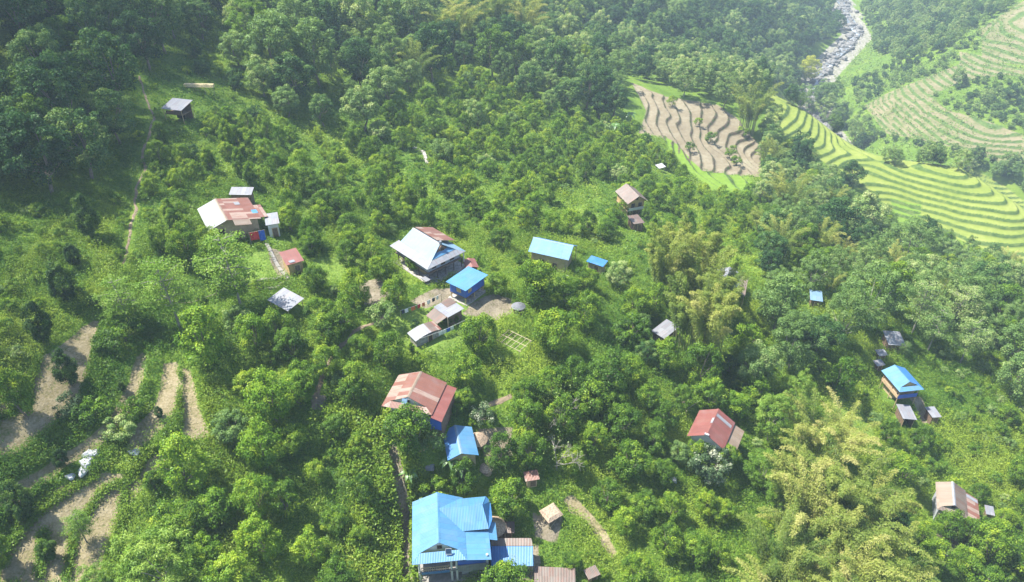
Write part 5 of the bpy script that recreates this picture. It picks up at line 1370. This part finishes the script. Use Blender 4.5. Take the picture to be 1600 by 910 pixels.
def fill(poly_px, spacing, kinds, zmax=None, far=False, jitter=.5, cap=100000, clear=True, sc=(.8,1.2), out=0):
    W_ = wpoly(poly_px) if not isinstance(poly_px, np.ndarray) else poly_px
    lo, hi = W_.min(0), W_.max(0)
    g = np.random.default_rng(int(abs(lo.sum()*7)) % 99991)
    xs, ys = np.meshgrid(np.arange(lo[0], hi[0], spacing), np.arange(lo[1], hi[1], spacing*.9))
    xs = xs + (np.arange(xs.shape[0]) % 2)[:, None]*spacing*.5
    xs = (xs + g.uniform(-jitter, jitter, xs.shape)*spacing).ravel(); ys = (ys + g.uniform(-jitter, jitter, ys.shape)*spacing).ravel()
    m = inside(xs, ys, W_); xs, ys = xs[m], ys[m]
    if not len(xs): return
    z = gzat(xs, ys)
    _, zn = ground(xs, ys, True)
    open_ = np.maximum.reduce([zn['soil'], zn['yard'], zn['ripe'], zn['bright'], zn['brown'], zn['far'], zn['lawn'], zn['gravel']]) > .25
    for x, y, zz, op in zip(xs, ys, z, open_):
        if op: continue
        k, lm = kinds[g.choice(len(kinds), p=np.array([q[2] for q in kinds])/sum(q[2] for q in kinds))][:2]
        s = g.uniform(*sc); r = RAD[k]*s; hh = HALF[k]*s
        q = proj(np.array([[x, y, zz + hh], [x, y, zz], [x, y, zz + hh + r]]))
        px, py, d = q[0]
        pr = r*F0/d
        if not (-pr*1.3-out < px < W0+pr*1.3+out and -pr*1.6-out < py < H0+pr*1.6+out): continue
        t = np.linspace(.25, .985, 28)
        top = np.array([x, y, zz + hh + r*.9])
        if (base_z(top[0]*t, top[1]*t) > top[2]*t + .5).any(): continue
        if any((x-a)**2 + (y-b)**2 < (c + r*.55)**2 for a, b, c in FOOTPRINT): continue
        bad = False
        for a, b, c, e, dd in SIGHT:
            if d < dd + 1.5 and a - pr*.78 < px < c + pr*.78 and b - pr*.85 < py < e + pr*.80: bad = True; break
        if bad: continue
        pv = pr*max(1, hh/r)
        if any(pip(P_, px+a*pr, py+b*pv) for P_, dm in P_OPEN if d < dm for a, b in ((0,0),(0,-.8),(-.7,0),(.7,0),(0,.5),(.6,-.6),(-.6,-.6))): continue
        if clear and any(pip(p, px, py) or pip(p, q[1][0], q[1][1]) for p in P_CLEAR): continue
        if any((x-p[0])**2 + (y-p[1])**2 < ((r + p[7])*(.62 if k not in ('shrub',) else .5))**2 for p in PLANTED): continue
        plant(x, y, k, lm, s)

CI, FL = ('citrus','citrus_leaf'), ('citrus','flush_leaf')
FO, PA, FR = ('forest','forest_leaf'), ('forest','pale_leaf'), ('forest','citrus_leaf')
FE, SL, BA = ('feather','pale_leaf'), ('slender','pale_leaf'), ('bamboo','bamboo_leaf')
# shaded wood on the hill
fill([(-60,-40),(370,-40),(345,60),(300,95),(250,105),(222,150),(226,205),(200,262),(130,312),(-60,335)], 6.4, [(*FO,8),(*FR,1.5)], sc=(.9,1.6), clear=False)
# wood across the top
fill([(345,-60),(900,-60),(985,120),(960,190),(870,190),(790,140),(700,105),(640,165),(560,232),(470,215),(410,180),(375,110)], 6.2, [(*FO,5),(*PA,2.6),(*FE,1.4),(*FR,1)], sc=(.65,1.5))
# orchard
fill([(455,300),(520,245),(640,175),(700,108),(790,140),(870,190),(990,190),(1045,262),(1110,300),(1010,375),(930,398),(830,365),(740,405),(640,350),(560,405),(470,435),(430,400),(440,330)], 5.9, [(*CI,6),(*FL,3),('round','pale_leaf',.35)], sc=(.8,1.15))
fill([(330,180),(420,190),(560,235),(500,260),(440,310),(400,300),(330,250)], 5.4, [(*CI,3),(*FL,.8)], sc=(.6,.95))
fill([(240,250),(330,250),(360,290),(300,310),(300,400),(250,400),(225,330)], 5.2, [('upright','citrus_leaf',1),(*CI,2)], sc=(.6,.95))
# lower groves
fill([(480,420),(620,450),(600,560),(600,690),(540,760),(620,910),(270,910),(250,720),(330,660),(290,500),(400,480)], 6.0, [(*CI,6),(*FL,3),('round','pale_leaf',.4),('bare','pale_leaf',.25)], sc=(.7,1.15))
fill([(820,430),(1000,440),(1060,520),(1200,560),(1180,910),(840,910),(900,780),(860,700),(760,640),(690,560),(800,560)], 5.8, [(*CI,8),(*FL,3),('round','pale_leaf',.8),('round','citrus_leaf',.6),('bare','pale_leaf',.4)], sc=(.8,1.25))
# scrub on the shaded slope and between the groves
fill([(240,215),(330,150),(420,190),(400,300),(300,310),(290,400),(215,410),(235,300)], 4.6, [('upright','citrus_leaf',1),('round','forest_leaf',1),('shrub','citrus_leaf',3)], sc=(.6,1.1), clear=False)
fill([(235,95),(350,60),(385,110),(380,180),(330,130),(245,125)], 4.2, [('shrub','citrus_leaf',2),('round','forest_leaf',1)], sc=(.6,1.0))
fill([(0,330),(140,310),(215,290),(200,400),(170,500),(120,500),(0,620)], 4.2, [('shrub','citrus_leaf',2),('shrub','grass_leaf',2)], sc=(.5,1.1), clear=False)
# slopes towards the river
fill([(1010,360),(1120,300),(1180,300),(1180,400),(1010,400)], 5.0, [(*CI,2),(*FL,2),('shrub','grass_leaf',1)], sc=(.6,.95))
fill([(1110,310),(1200,190),(1260,270),(1350,320),(1440,370),(1640,430),(1640,640),(1520,560),(1440,500),(1350,540),(1270,600),(1160,600),(1160,420)], 5.6, [(*FE,3),(*FO,1.3),(*PA,2),(*FR,1.5),(*BA,.4)], sc=(.5,1.0))
fill([(1230,560),(1350,560),(1380,660),(1460,690),(1600,640),(1640,910),(1430,910),(1340,700)], 3.6, [(*CI,1.2),('shrub','grass_leaf',3),('shrub','pale_leaf',1.5),('shrub','citrus_leaf',1)], sc=(.7,1.15))
fill([(1440,500),(1520,550),(1640,630),(1640,720),(1500,690),(1455,640),(1470,600)], 3.0, [('shrub','grass_leaf',4),('shrub','pale_leaf',2),('shrub','citrus_leaf',2),(*CI,.5)], sc=(.55,1.1), clear=False)
fill([(640,230),(700,200),(760,230),(720,290),(650,280)], 4.0, [('shrub','grass_leaf',2),('shrub','citrus_leaf',2)], sc=(.4,.9), clear=False)
# bushes wherever the ground is still open
fill([(240,120),(500,240),(640,180),(1000,200),(1180,320),(1640,440),(1640,910),(0,910),(0,330),(200,300)], 5.5, [('shrub','citrus_leaf',3),('shrub','grass_leaf',3),('shrub','pale_leaf',1)], sc=(.35,.95), clear=False)
# what goes on beyond the edges of the photograph
fill([(-420,-60),(-60,-60),(-60,340),(0,340),(-420,420)], 8.5, [(*FO,5),(*FR,1)], sc=(.9,1.5), clear=False, out=500)
fill([(-420,420),(0,340),(0,910),(-300,1000)], 7.0, [(*CI,2),('shrub','citrus_leaf',2),('upright','citrus_leaf',1)], clear=False, out=500)
fill([(-300,940),(1640,940),(1640,1180),(-300,1180)], 6.5, [(*CI,4),(*FL,2),('shrub','grass_leaf',2)], clear=False, out=500)
fill([(1640,430),(1950,480),(1950,1180),(1640,1180)], 7.0, [(*CI,2),(*FE,1),('shrub','grass_leaf',3)], clear=False, out=500)
# crest behind the terraces
for poly in ([(985,122),(1060,140),(1130,158),(1190,165),(1195,120),(1100,90),(985,90)], [(1190,60),(1290,110),(1290,160),(1195,130)]):
    fill(poly, 6.0, [(*PA,3),(*FO,1.5),(*FE,2)], sc=(.8,1.2), clear=False)
CR = [(90*1.35+a, 0) for a in ()]
rx, ry = wpoly([(1235,165),(1300,205),(1345,232),(1400,262),(1440,266),(1480,268),(1520,272),(1560,290)]).T
for i, (x, y) in enumerate(zip(rx, ry)):
    for k in range(3):
        a, b = x + random.uniform(-5, 5) + 2.5, y + random.uniform(1.5, 9)
        kk = random.choice([PA, FO, FE, FE]); plant(a, b, kk[0], kk[1], random.uniform(.5, .85), True)
# banks of the ripe terraces
fill([(1230,240),(1330,300),(1400,345),(1480,385),(1600,430),(1560,440),(1380,360),(1250,290)], 4.5, [('shrub','citrus_leaf',2),(*FO,.7),(*PA,.7)], sc=(.6,1.0))
fill([(1355,40),(1420,0),(1640,-40),(1640,0),(1590,0),(1500,60),(1430,112),(1400,95),(1365,80)], 6.2, [(*PA,3),(*FO,2),(*FE,1)], sc=(.5,.9), clear=False)
fill([(1330,130),(1400,95),(1450,110),(1640,-20),(1640,260),(1480,250),(1370,220),(1340,170)], 4.6, [('round','pale_leaf',2),('round','forest_leaf',2)], sc=(.35,.8), clear=False)
fill([(1480,135),(1600,112),(1640,200),(1600,212),(1500,180)], 5.0, [(*FO,2),(*PA,2)], sc=(.6,1.0), clear=False)
fill([(1480,205),(1640,250),(1640,340),(1600,310),(1540,262)], 6.5, [(*FO,2),(*PA,2),(*FE,1)], sc=(.6,.95), clear=False)
# far wood on the other bank
fill([(880,-60),(1345,-60),(1318,60),(1298,105),(1200,120),(1090,110),(985,100),(960,60)], 7.8, [(*FO,4),(*PA,2)], sc=(.85,1.3), clear=False)
fill([(1345,-60),(1640,-60),(1560,10),(1400,70),(1345,30)], 8.0, [(*FO,2),(*PA,3)], sc=(.8,1.2), clear=False)

# ------------------------------------------------------------------ planting
def pick(kind, lm, x): L = STOCK[(kind, lm)]; return L[int(abs(x*7.31)) % len(L)]
for p in PLANTED:
    z = gz1(p[0], p[1]); q = proj(np.array([[p[0], p[1], z + p[6]]]))[0]
    p += [z, q[0], q[1], q[2], p[7]/q[2]]
PLANTED.sort(key=lambda p: -p[13])
LIMIT = {'broadleaf_tree': 290, 'orange_tree': 290, 'bush': 295}
count = {}; INDIV = []; REST = {}
for p in PLANTED:
    nm = NAME[p[2]]; on = -30 < p[10] < 1630 and -45 < p[11] < 960
    if on and count.get(nm, 0) < LIMIT.get(nm, 250): count[nm] = count.get(nm, 0) + 1; INDIV.append(p)
    else: REST.setdefault((nm, p[3], on), []).append(p)
print('planted', len(PLANTED), count, {k: len(v) for k, v in REST.items()})
for p in INDIV:
    x, y, kind, lm, s, rot = p[:6]
    cm, tm, _ = pick(kind, lm, x)
    o = empty(NAME[kind], (x, y, p[9] - .05), rot, cat=CAT.get(kind, 'tree'), group=GROUP[kind])
    o.scale = (s, s, s*(1 + .12*math.sin(x*3.7)))
    c = bpy.data.objects.new(cm.name.split('.')[0], cm); c.parent = o; COL.objects.link(c)
    if not (p[12] > 260 and kind == 'forest'):
        t = bpy.data.objects.new(tm.name.split('.')[0], tm); t.parent = o; COL.objects.link(t)
    p.append(o)
# the rest of each kind, farther off, as one mass
for (nm, lm, on), ps in REST.items():
    V, Q, Tt, n = [], [], [], 0
    for p in ps:
        v, q, tt = pick(p[2], lm, p[0])[2].arrays()
        st = 1 if p[12] < 200 else 2
        if st > 1:
            m = len(q)//2; q = q[:m*2:2]; v = v.reshape(-1, 4, 3)[:m*2:2]; c = v.mean(1, keepdims=True); v = (c + (v-c)*1.35).reshape(-1, 3); tt = tt.reshape(-1,4)[:m*2:2].ravel(); q = np.arange(len(v)).reshape(-1,4)
        cs, sn = math.cos(p[5]), math.sin(p[5]); s = p[4]
        w = np.stack([(v[:,0]*cs - v[:,1]*sn)*s + p[0], (v[:,0]*sn + v[:,1]*cs)*s + p[1], v[:,2]*s + p[9]], -1)
        V.append(w); Q.append(q + n); n += len(w); Tt.append(np.clip(tt + math.sin(p[0]*5.1)*.13, 0, 1))
    word = {'broadleaf_tree': 'far_woods', 'orange_tree': 'far_orchard', 'bush': 'far_scrub'}.get(nm, nm + '_growth') if on else 'outlying_growth'
    o = link(word, np_mesh(word, np.concatenate(V), np.concatenate(Q), np.concatenate(Tt), lm))
    tag(o, kind='stuff')

# labels: what it looks like, and where it stands among the things one can find
LM = [(k, v) for k, v in LANDMARKS.items()]
for q, w in (((232,200),'the footpath bend'),((110,660),'the brown strip field'),((300,640),'the twin brown strips'),((1060,200),'the bare brown terraces'),((1300,240),'the ripe terraces'),((1330,80),'the river'),((1500,300),'the wide ripe terraces'),((1450,200),'the striped far terraces'),((920,820),'the straw strip'),((770,485),'the dirt yard'),((1560,60),'the topmost far terraces'),((1070,240),'the vivid green paddy')):
    LM.append((w, q))
ORD = 'closest,second closest,third closest,fourth closest,fifth closest,sixth closest,seventh closest,eighth closest,ninth closest,tenth closest,eleventh closest,twelfth closest,thirteenth closest,fourteenth closest,fifteenth closest,sixteenth closest,seventeenth closest,eighteenth closest,nineteenth closest,twentieth closest'.split(',')
DIRS = ['valley side of','beyond, valleyward of','straight beyond','beyond, forestward of','forest side of','below, forestward of','straight below','below, valleyward of']
bucket = {}
for p in INDIV:
    px, py = p[10], p[11]
    k, v = min(LM, key=lambda a: (a[1][0]-px)**2 + (a[1][1]-py)**2)
    ang = math.atan2(-(py-v[1]), px-v[0]); di = int(round(ang/(math.pi/4))) % 8
    bucket.setdefault((WORDS[(p[2], p[3])], DIRS[di], k), []).append((math.hypot(px-v[0], py-v[1]), p))
for (w, d, k), L_ in bucket.items():
    L_.sort(key=lambda a: a[0])
    for i, (_, p) in enumerate(L_):
        od = ORD[i] if i < 20 else ORD[i % 10 ].replace('closest', 'farthest out') if 0 else (ORD[i] if i < 20 else 'twenty-' + ORD[i-20].replace('closest','first closest',1) if i == 20 else 'twenty-' + ORD[min(i-20, 9)])
        p[-1]['label'] = f"{w}, {od} {d} {k}" if len(L_) > 1 else f"{w} {d} {k}"

# ------------------------------------------------------------------ undergrowth: grass, weeds and creepers over the open ground
B_VEG = [wpoly(p) for p in [[(160,300),(195,305),(185,380),(165,470),(120,500),(110,490),(145,430),(150,360)], [(0,520),(60,470),(110,500),(60,560),(30,600),(0,600)], [(20,430),(90,350),(110,350),(60,430),(10,480)],
    [(490,650),(560,640),(615,700),(636,790),(638,910),(545,910),(540,800),(570,760),(520,700)], [(308,600),(330,610),(352,700),(332,690)], [(1430,640),(1600,660),(1600,800),(1540,790),(1470,700)], [(860,300),(930,280),(950,320),(900,345)], [(770,530),(870,540),(850,600),(760,590)], [(1240,600),(1330,600),(1360,680),(1300,660)]]]
def undergrowth(name, n, xr, yr, size, seed, lush=1.0, dmax=260, tall=(.15,.7)):
    g = np.random.default_rng(seed)
    x = g.uniform(*xr, n); y = g.uniform(*yr, n); z = gzat(x, y)
    q = proj(np.stack([x, y, z], -1)); m = (q[:,0] > -330) & (q[:,0] < W0+240) & (q[:,1] > -60) & (q[:,1] < H0+260) & (q[:,2] < dmax)
    x, y, z = x[m], y[m], z[m]
    _, zn = ground(x, y, True)
    op = np.maximum.reduce([zn['soil'], zn['yard'], zn['ripe'], zn['bright'], zn['brown'], zn['far'], zn['gravel'], zn['lawn']*.8])
    keep = g.random(len(x)) > op*1.05
    for a, b, c in FOOTPRINT: keep &= (x-a)**2 + (y-b)**2 > (c*.8)**2
    for D, w in ((FOOT, .7), (FOOT2, .7), (FOOT3, .6)):
        keep &= edge_dist(x, y, D[::4], False) > w
    hpatch = fbm(x, y, 7.0, 11)
    keep &= g.random(len(x)) < np.clip(.55 + 1.1*(hpatch-.25), .35, 1)
    x, y, z, hp = x[keep], y[keep], z[keep], hpatch[keep]
    bright = fbm(x, y, 16.0, 21); lush_ = np.zeros(len(x))
    for P_ in B_VEG: lush_ = np.maximum(lush_, wmask(x, y, P_, 1.5))
    hp = np.clip(hp + .25*lush_, 0, 1); row = vnoise(x*.9 + y*.1, y*.22, 2.6, 31)
    k = 6
    N = len(x); h = (tall[0] + (tall[1]-tall[0])*np.clip((hp-.3)*2.2, 0, 1))*g.uniform(.6, 1.4, N)*lush
    cx = np.repeat(x, k) + g.normal(size=N*k)*size*.75; cy = np.repeat(y, k) + g.normal(size=N*k)*size*.75
    cz = np.repeat(z, k) + np.repeat(h, k)*g.uniform(.15, 1.0, N*k)
    c = np.stack([cx, cy, cz], -1)
    nr = np.array([0,0,.8]) + g.normal(size=(N*k,3))*.55
    al = np.stack([g.normal(size=N*k), g.normal(size=N*k), np.abs(g.normal(size=N*k))*.9], -1)
    tt = np.repeat(np.clip(.20 + .85*bright*bright*1.5 + .45*(row-.5) + .36*lush_ + .15*g.normal(size=N), 0, 1), k) + .09*g.normal(size=N*k)
    v, qd = leaf_quads(c, nr, size*g.uniform(.6, 1.35, N*k), .34, g, norm(al))
    o = link(name, np_mesh(name, v, qd, np.repeat(np.clip(tt, 0, 1), 4), 'grass_leaf'))
    return tag(o, kind='stuff')
undergrowth('undergrowth', 360000, (-100, 105), (30, 128), .25, 3, dmax=190, tall=(.15,1.5))
undergrowth('tall_weeds', 55000, (-84, 95), (42, 140), .33, 8, dmax=200, tall=(.4,1.9))
undergrowth('undergrowth', 80000, (-110, 140), (126, 240), .5, 4, dmax=310, tall=(.2,1.2))

def hedge(name, px_line, n, width, tall, tint, seed, size=.26, over=False):
    g = np.random.default_rng(seed); P = np.array([at(*p) for p in px_line]); L = np.hypot(*np.diff(P, axis=0).T); cum = np.concatenate([[0], np.cumsum(L)])
    t = g.uniform(0, cum[-1], n); x = np.interp(t, cum, P[:,0]) + g.normal(size=n)*width*.42; y = np.interp(t, cum, P[:,1]) + g.normal(size=n)*width*.42
    _, zn = ground(x, y, True); k_ = (np.maximum(zn['soil'], zn['yard']) < .5) | over; x, y = x[k_], y[k_]; z = gzat(x, y)
    top = tall*(.35 + 1.1*fbm(x, y, 2.4, seed)); k = 7; N = len(x)
    c = np.stack([np.repeat(x, k) + g.normal(size=N*k)*.22, np.repeat(y, k) + g.normal(size=N*k)*.22, np.repeat(z, k) + np.repeat(top, k)*g.random(N*k)**.6], -1)
    nr = np.array([0,0,.7]) + g.normal(size=(N*k,3))*.6
    tt = np.clip(np.repeat(tint + .5*(fbm(x, y, 3.0, seed+3)-.5) + .08*g.normal(size=N), k) + .08*g.normal(size=N*k), 0, 1)
    v, q = leaf_quads(c, nr, size*g.uniform(.6, 1.3, N*k), .5, g)
    return tag(link(name, np_mesh(name, v, q, np.repeat(tt, 4), 'grass_leaf')), kind='stuff')
hedge('bank_growth', [(160,505),(158,560),(135,630),(98,684),(45,728),(0,760)], 5500, 2.4, 1.1, .38, 41)
hedge('bank_growth', [(232,600),(215,655),(175,708),(150,735)], 1200, .9, 1.0, .45, 42)
hedge('bank_growth', [(281,582),(284,640),(268,684),(238,716),(205,748)], 1500, .8, 1.1, .55, 43, .24)
hedge('bank_growth', [(70,765),(30,792),(0,820)], 900, 1.4, 1.0, .35, 44)
hedge('bank_growth', [(70,830),(62,900)], 400, .6, .8, .5, 45, .24, True)
hedge('bank_growth', [(196,760),(186,830),(180,900)], 500, .6, .8, .6, 46, .24, True)
hedge('bank_growth', [(215,745),(160,768),(116,826),(104,905)], 700, .55, .7, .55, 52, .24, True)
hedge('bank_growth', [(152,742),(100,772),(56,806),(20,850),(0,880)], 700, .55, .7, .5, 53, .24, True)
hedge('bank_growth', [(60,560),(40,620),(10,650),(0,655)], 700, .6, .7, .5, 54, .24, True)
hedge('bank_growth', [(0,850),(40,800),(80,768)], 400, .5, .6, .5, 55, .24, True)
hedge('bank_growth', [(30,640),(0,668)], 500, 1.0, .8, .4, 47)
hedge('bank_growth', [(250,545),(240,480),(236,430)], 2200, 3.0, 1.2, .35, 48)
hedge('bank_growth', [(330,600),(345,680),(350,740)], 1500, 2.0, 1.2, .7, 49)
hedge('bank_growth', [(620,650),(632,740),(636,900)], 2200, 2.2, 2.2, .75, 50, .42)
hedge('bank_growth', [(545,650),(580,720),(600,800),(600,900)], 3200, 4.5, 2.0, .65, 51, .42)
def far_scrub(name, poly_px, n, size, seed):
    g = np.random.default_rng(seed); W_ = wpoly(poly_px); lo, hi = W_.min(0), W_.max(0)
    x = g.uniform(lo[0], hi[0], n); y = g.uniform(lo[1], hi[1], n); m = inside(x, y, W_); x, y = x[m], y[m]
    z, zn = ground(x, y, True); op = np.maximum.reduce([zn['soil'], zn['yard'], zn['ripe'], zn['bright'], zn['brown'], zn['far']*.72*(1-zn['rise']), zn['gravel']])
    pt = fbm(x, y, 22., seed); m = (g.random(len(x)) > op) & (g.random(len(x)) < .15 + 1.5*np.clip(pt-.3, 0, 1)); x, y, z, pt = x[m], y[m], z[m], pt[m]
    k = 5; N = len(x); h = np.clip((pt-.3)*5, .3, 2.2)
    c = np.stack([np.repeat(x, k)+g.normal(size=N*k)*size*.7, np.repeat(y, k)+g.normal(size=N*k)*size*.7, np.repeat(z, k)+np.repeat(h, k)*g.random(N*k)], -1)
    v, q = leaf_quads(c, np.array([0,0,.7]) + g.normal(size=(N*k,3))*.6, size*g.uniform(.6,1.3,N*k), .55, g)
    tt = np.clip(np.repeat(.3 + .5*(fbm(x, y, 9., seed+2)-.4) + .1*g.normal(size=N), k), 0, 1)
    return tag(link(name, np_mesh(name, v, q, np.repeat(tt, 4), 'pale_leaf')), kind='stuff')
far_scrub('far_scrub', [(1290,150),(1330,95),(1360,30),(1640,-60),(1640,330),(1560,270),(1400,250),(1330,205)], 60000, .95, 61)
far_scrub('far_scrub', [(985,120),(1190,165),(1210,130),(1290,150),(1300,100),(1180,100),(1000,90)], 16000, .8, 62)

def stubble(name, n, seed):
    g = np.random.default_rng(seed); X = []; 
    for P_ in Z_SOIL:
        lo, hi = P_.min(0), P_.max(0); m = int(n*(hi-lo).prod()/600); x = g.uniform(lo[0], hi[0], m); y = g.uniform(lo[1], hi[1], m); k_ = inside(x, y, P_) & (fbm(x, y, 2.5, 13) > .38); X.append(np.stack([x[k_], y[k_]], -1))
    X = np.concatenate(X); N = len(X); c = np.concatenate([X, (gzat(X[:,0], X[:,1]) + .05)[:,None]], -1)
    v, q = leaf_quads(c, np.array([0,0,1.]) + g.normal(size=(N,3))*.35, .15*g.uniform(.5,1.4,N), .22, g)
    return tag(link(name, np_mesh(name, v, q, None, 'hay')), kind='stuff')
stubble('straw_stubble', 7000, 71)

# boulders along the river
g = np.random.default_rng(9); V, Q, n = [], [], 0
ico = MB(); b0 = lump(0,0,0,1,1,.7,3); bv = np.array([tuple(v) for v in b0.v]); bq = np.array(b0.f)
for i in range(900):
    t = g.random()*(len(pts)-1) if False else g.integers(0, len(RIV_W)-3); a, b = np.array(RIV_W[t]), np.array(RIV_W[t+1]); f = g.random(); c = a + (b-a)*f
    dd = (b-a)[:2]; dd /= np.linalg.norm(dd); off = g.normal()*3.2; s = g.uniform(.5, 1.0) + 2.2*g.random()**4
    w = bv*s*g.uniform(.7,1.3,3); an = g.uniform(0,6.3); w = np.stack([w[:,0]*math.cos(an)-w[:,1]*math.sin(an), w[:,0]*math.sin(an)+w[:,1]*math.cos(an), w[:,2]], -1)
    X, Y = c[0]-dd[1]*off, c[1]+dd[0]*off
    V.append(w + [X, Y, max(c[2], gz1(X, Y)) + .1*s]); Q.append(bq + n); n += len(bv)
tag(link('river_boulders', np_mesh('river_boulders', np.concatenate(V), np.concatenate(Q), None, 'boulder')), kind='stuff')

# ------------------------------------------------------------------ cloud that shades the hill, and the air
def cloud_over(px_poly, dist, seed):
    W_ = wpoly(px_poly); lo, hi = W_.min(0), W_.max(0); g = np.random.default_rng(seed); V, Q, n = [], [], 0
    b0 = lump(0,0,0,1,1,.55,5); bv = np.array([tuple(v) for v in b0.v]); bq = np.array(b0.f)
    for x in np.arange(lo[0], hi[0], 9.0):
        for y in np.arange(lo[1], hi[1], 9.0):
            x2, y2 = x + g.uniform(-4,4), y + g.uniform(-4,4)
            if not inside(np.array([x2]), np.array([y2]), W_)[0]: continue
            c = np.array([x2, y2, float(base_z(x2, y2))]) + np.array(SUN_DIR)*dist
            s = g.uniform(6, 11)
            V.append(bv*s + c + np.array([0,0,g.uniform(-4,4)])); Q.append(bq + n); n += len(bv)
    return tag(link('cloud', np_mesh('cloud', np.concatenate(V), np.concatenate(Q), None, 'cloud_vapour', True)), kind='structure')
cloud_over([(-80,-30),(345,-30),(350,110),(290,190),(235,250),(150,290),(95,400),(50,470),(-80,540)], 620, 5)
cloud_over([(-40,580),(100,505),(170,470),(240,400),(320,370),(330,440),(260,520),(190,560),(110,630),(40,670),(-40,690)], 560, 6)

hz = NT('haze_air'); hz.t.nodes.remove(hz.b)
pv = hz.n('VolumePrincipled'); pv.inputs['Density'].default_value = HAZE_DENSITY; pv.inputs['Color'].default_value = (.66,.84,1.0,1); pv.inputs['Anisotropy'].default_value = .0
hz.l(pv.outputs[0], hz.t.nodes['Material Output'].inputs['Volume'])
zmin, zmax = float(gz.min()) - 1.0, max(float(gz.max()) + 30.0, 8.0)
tag(MB().box(-522, 1002, -242, 1402, zmin, zmax).build('haze', 'haze_air'), kind='stuff')
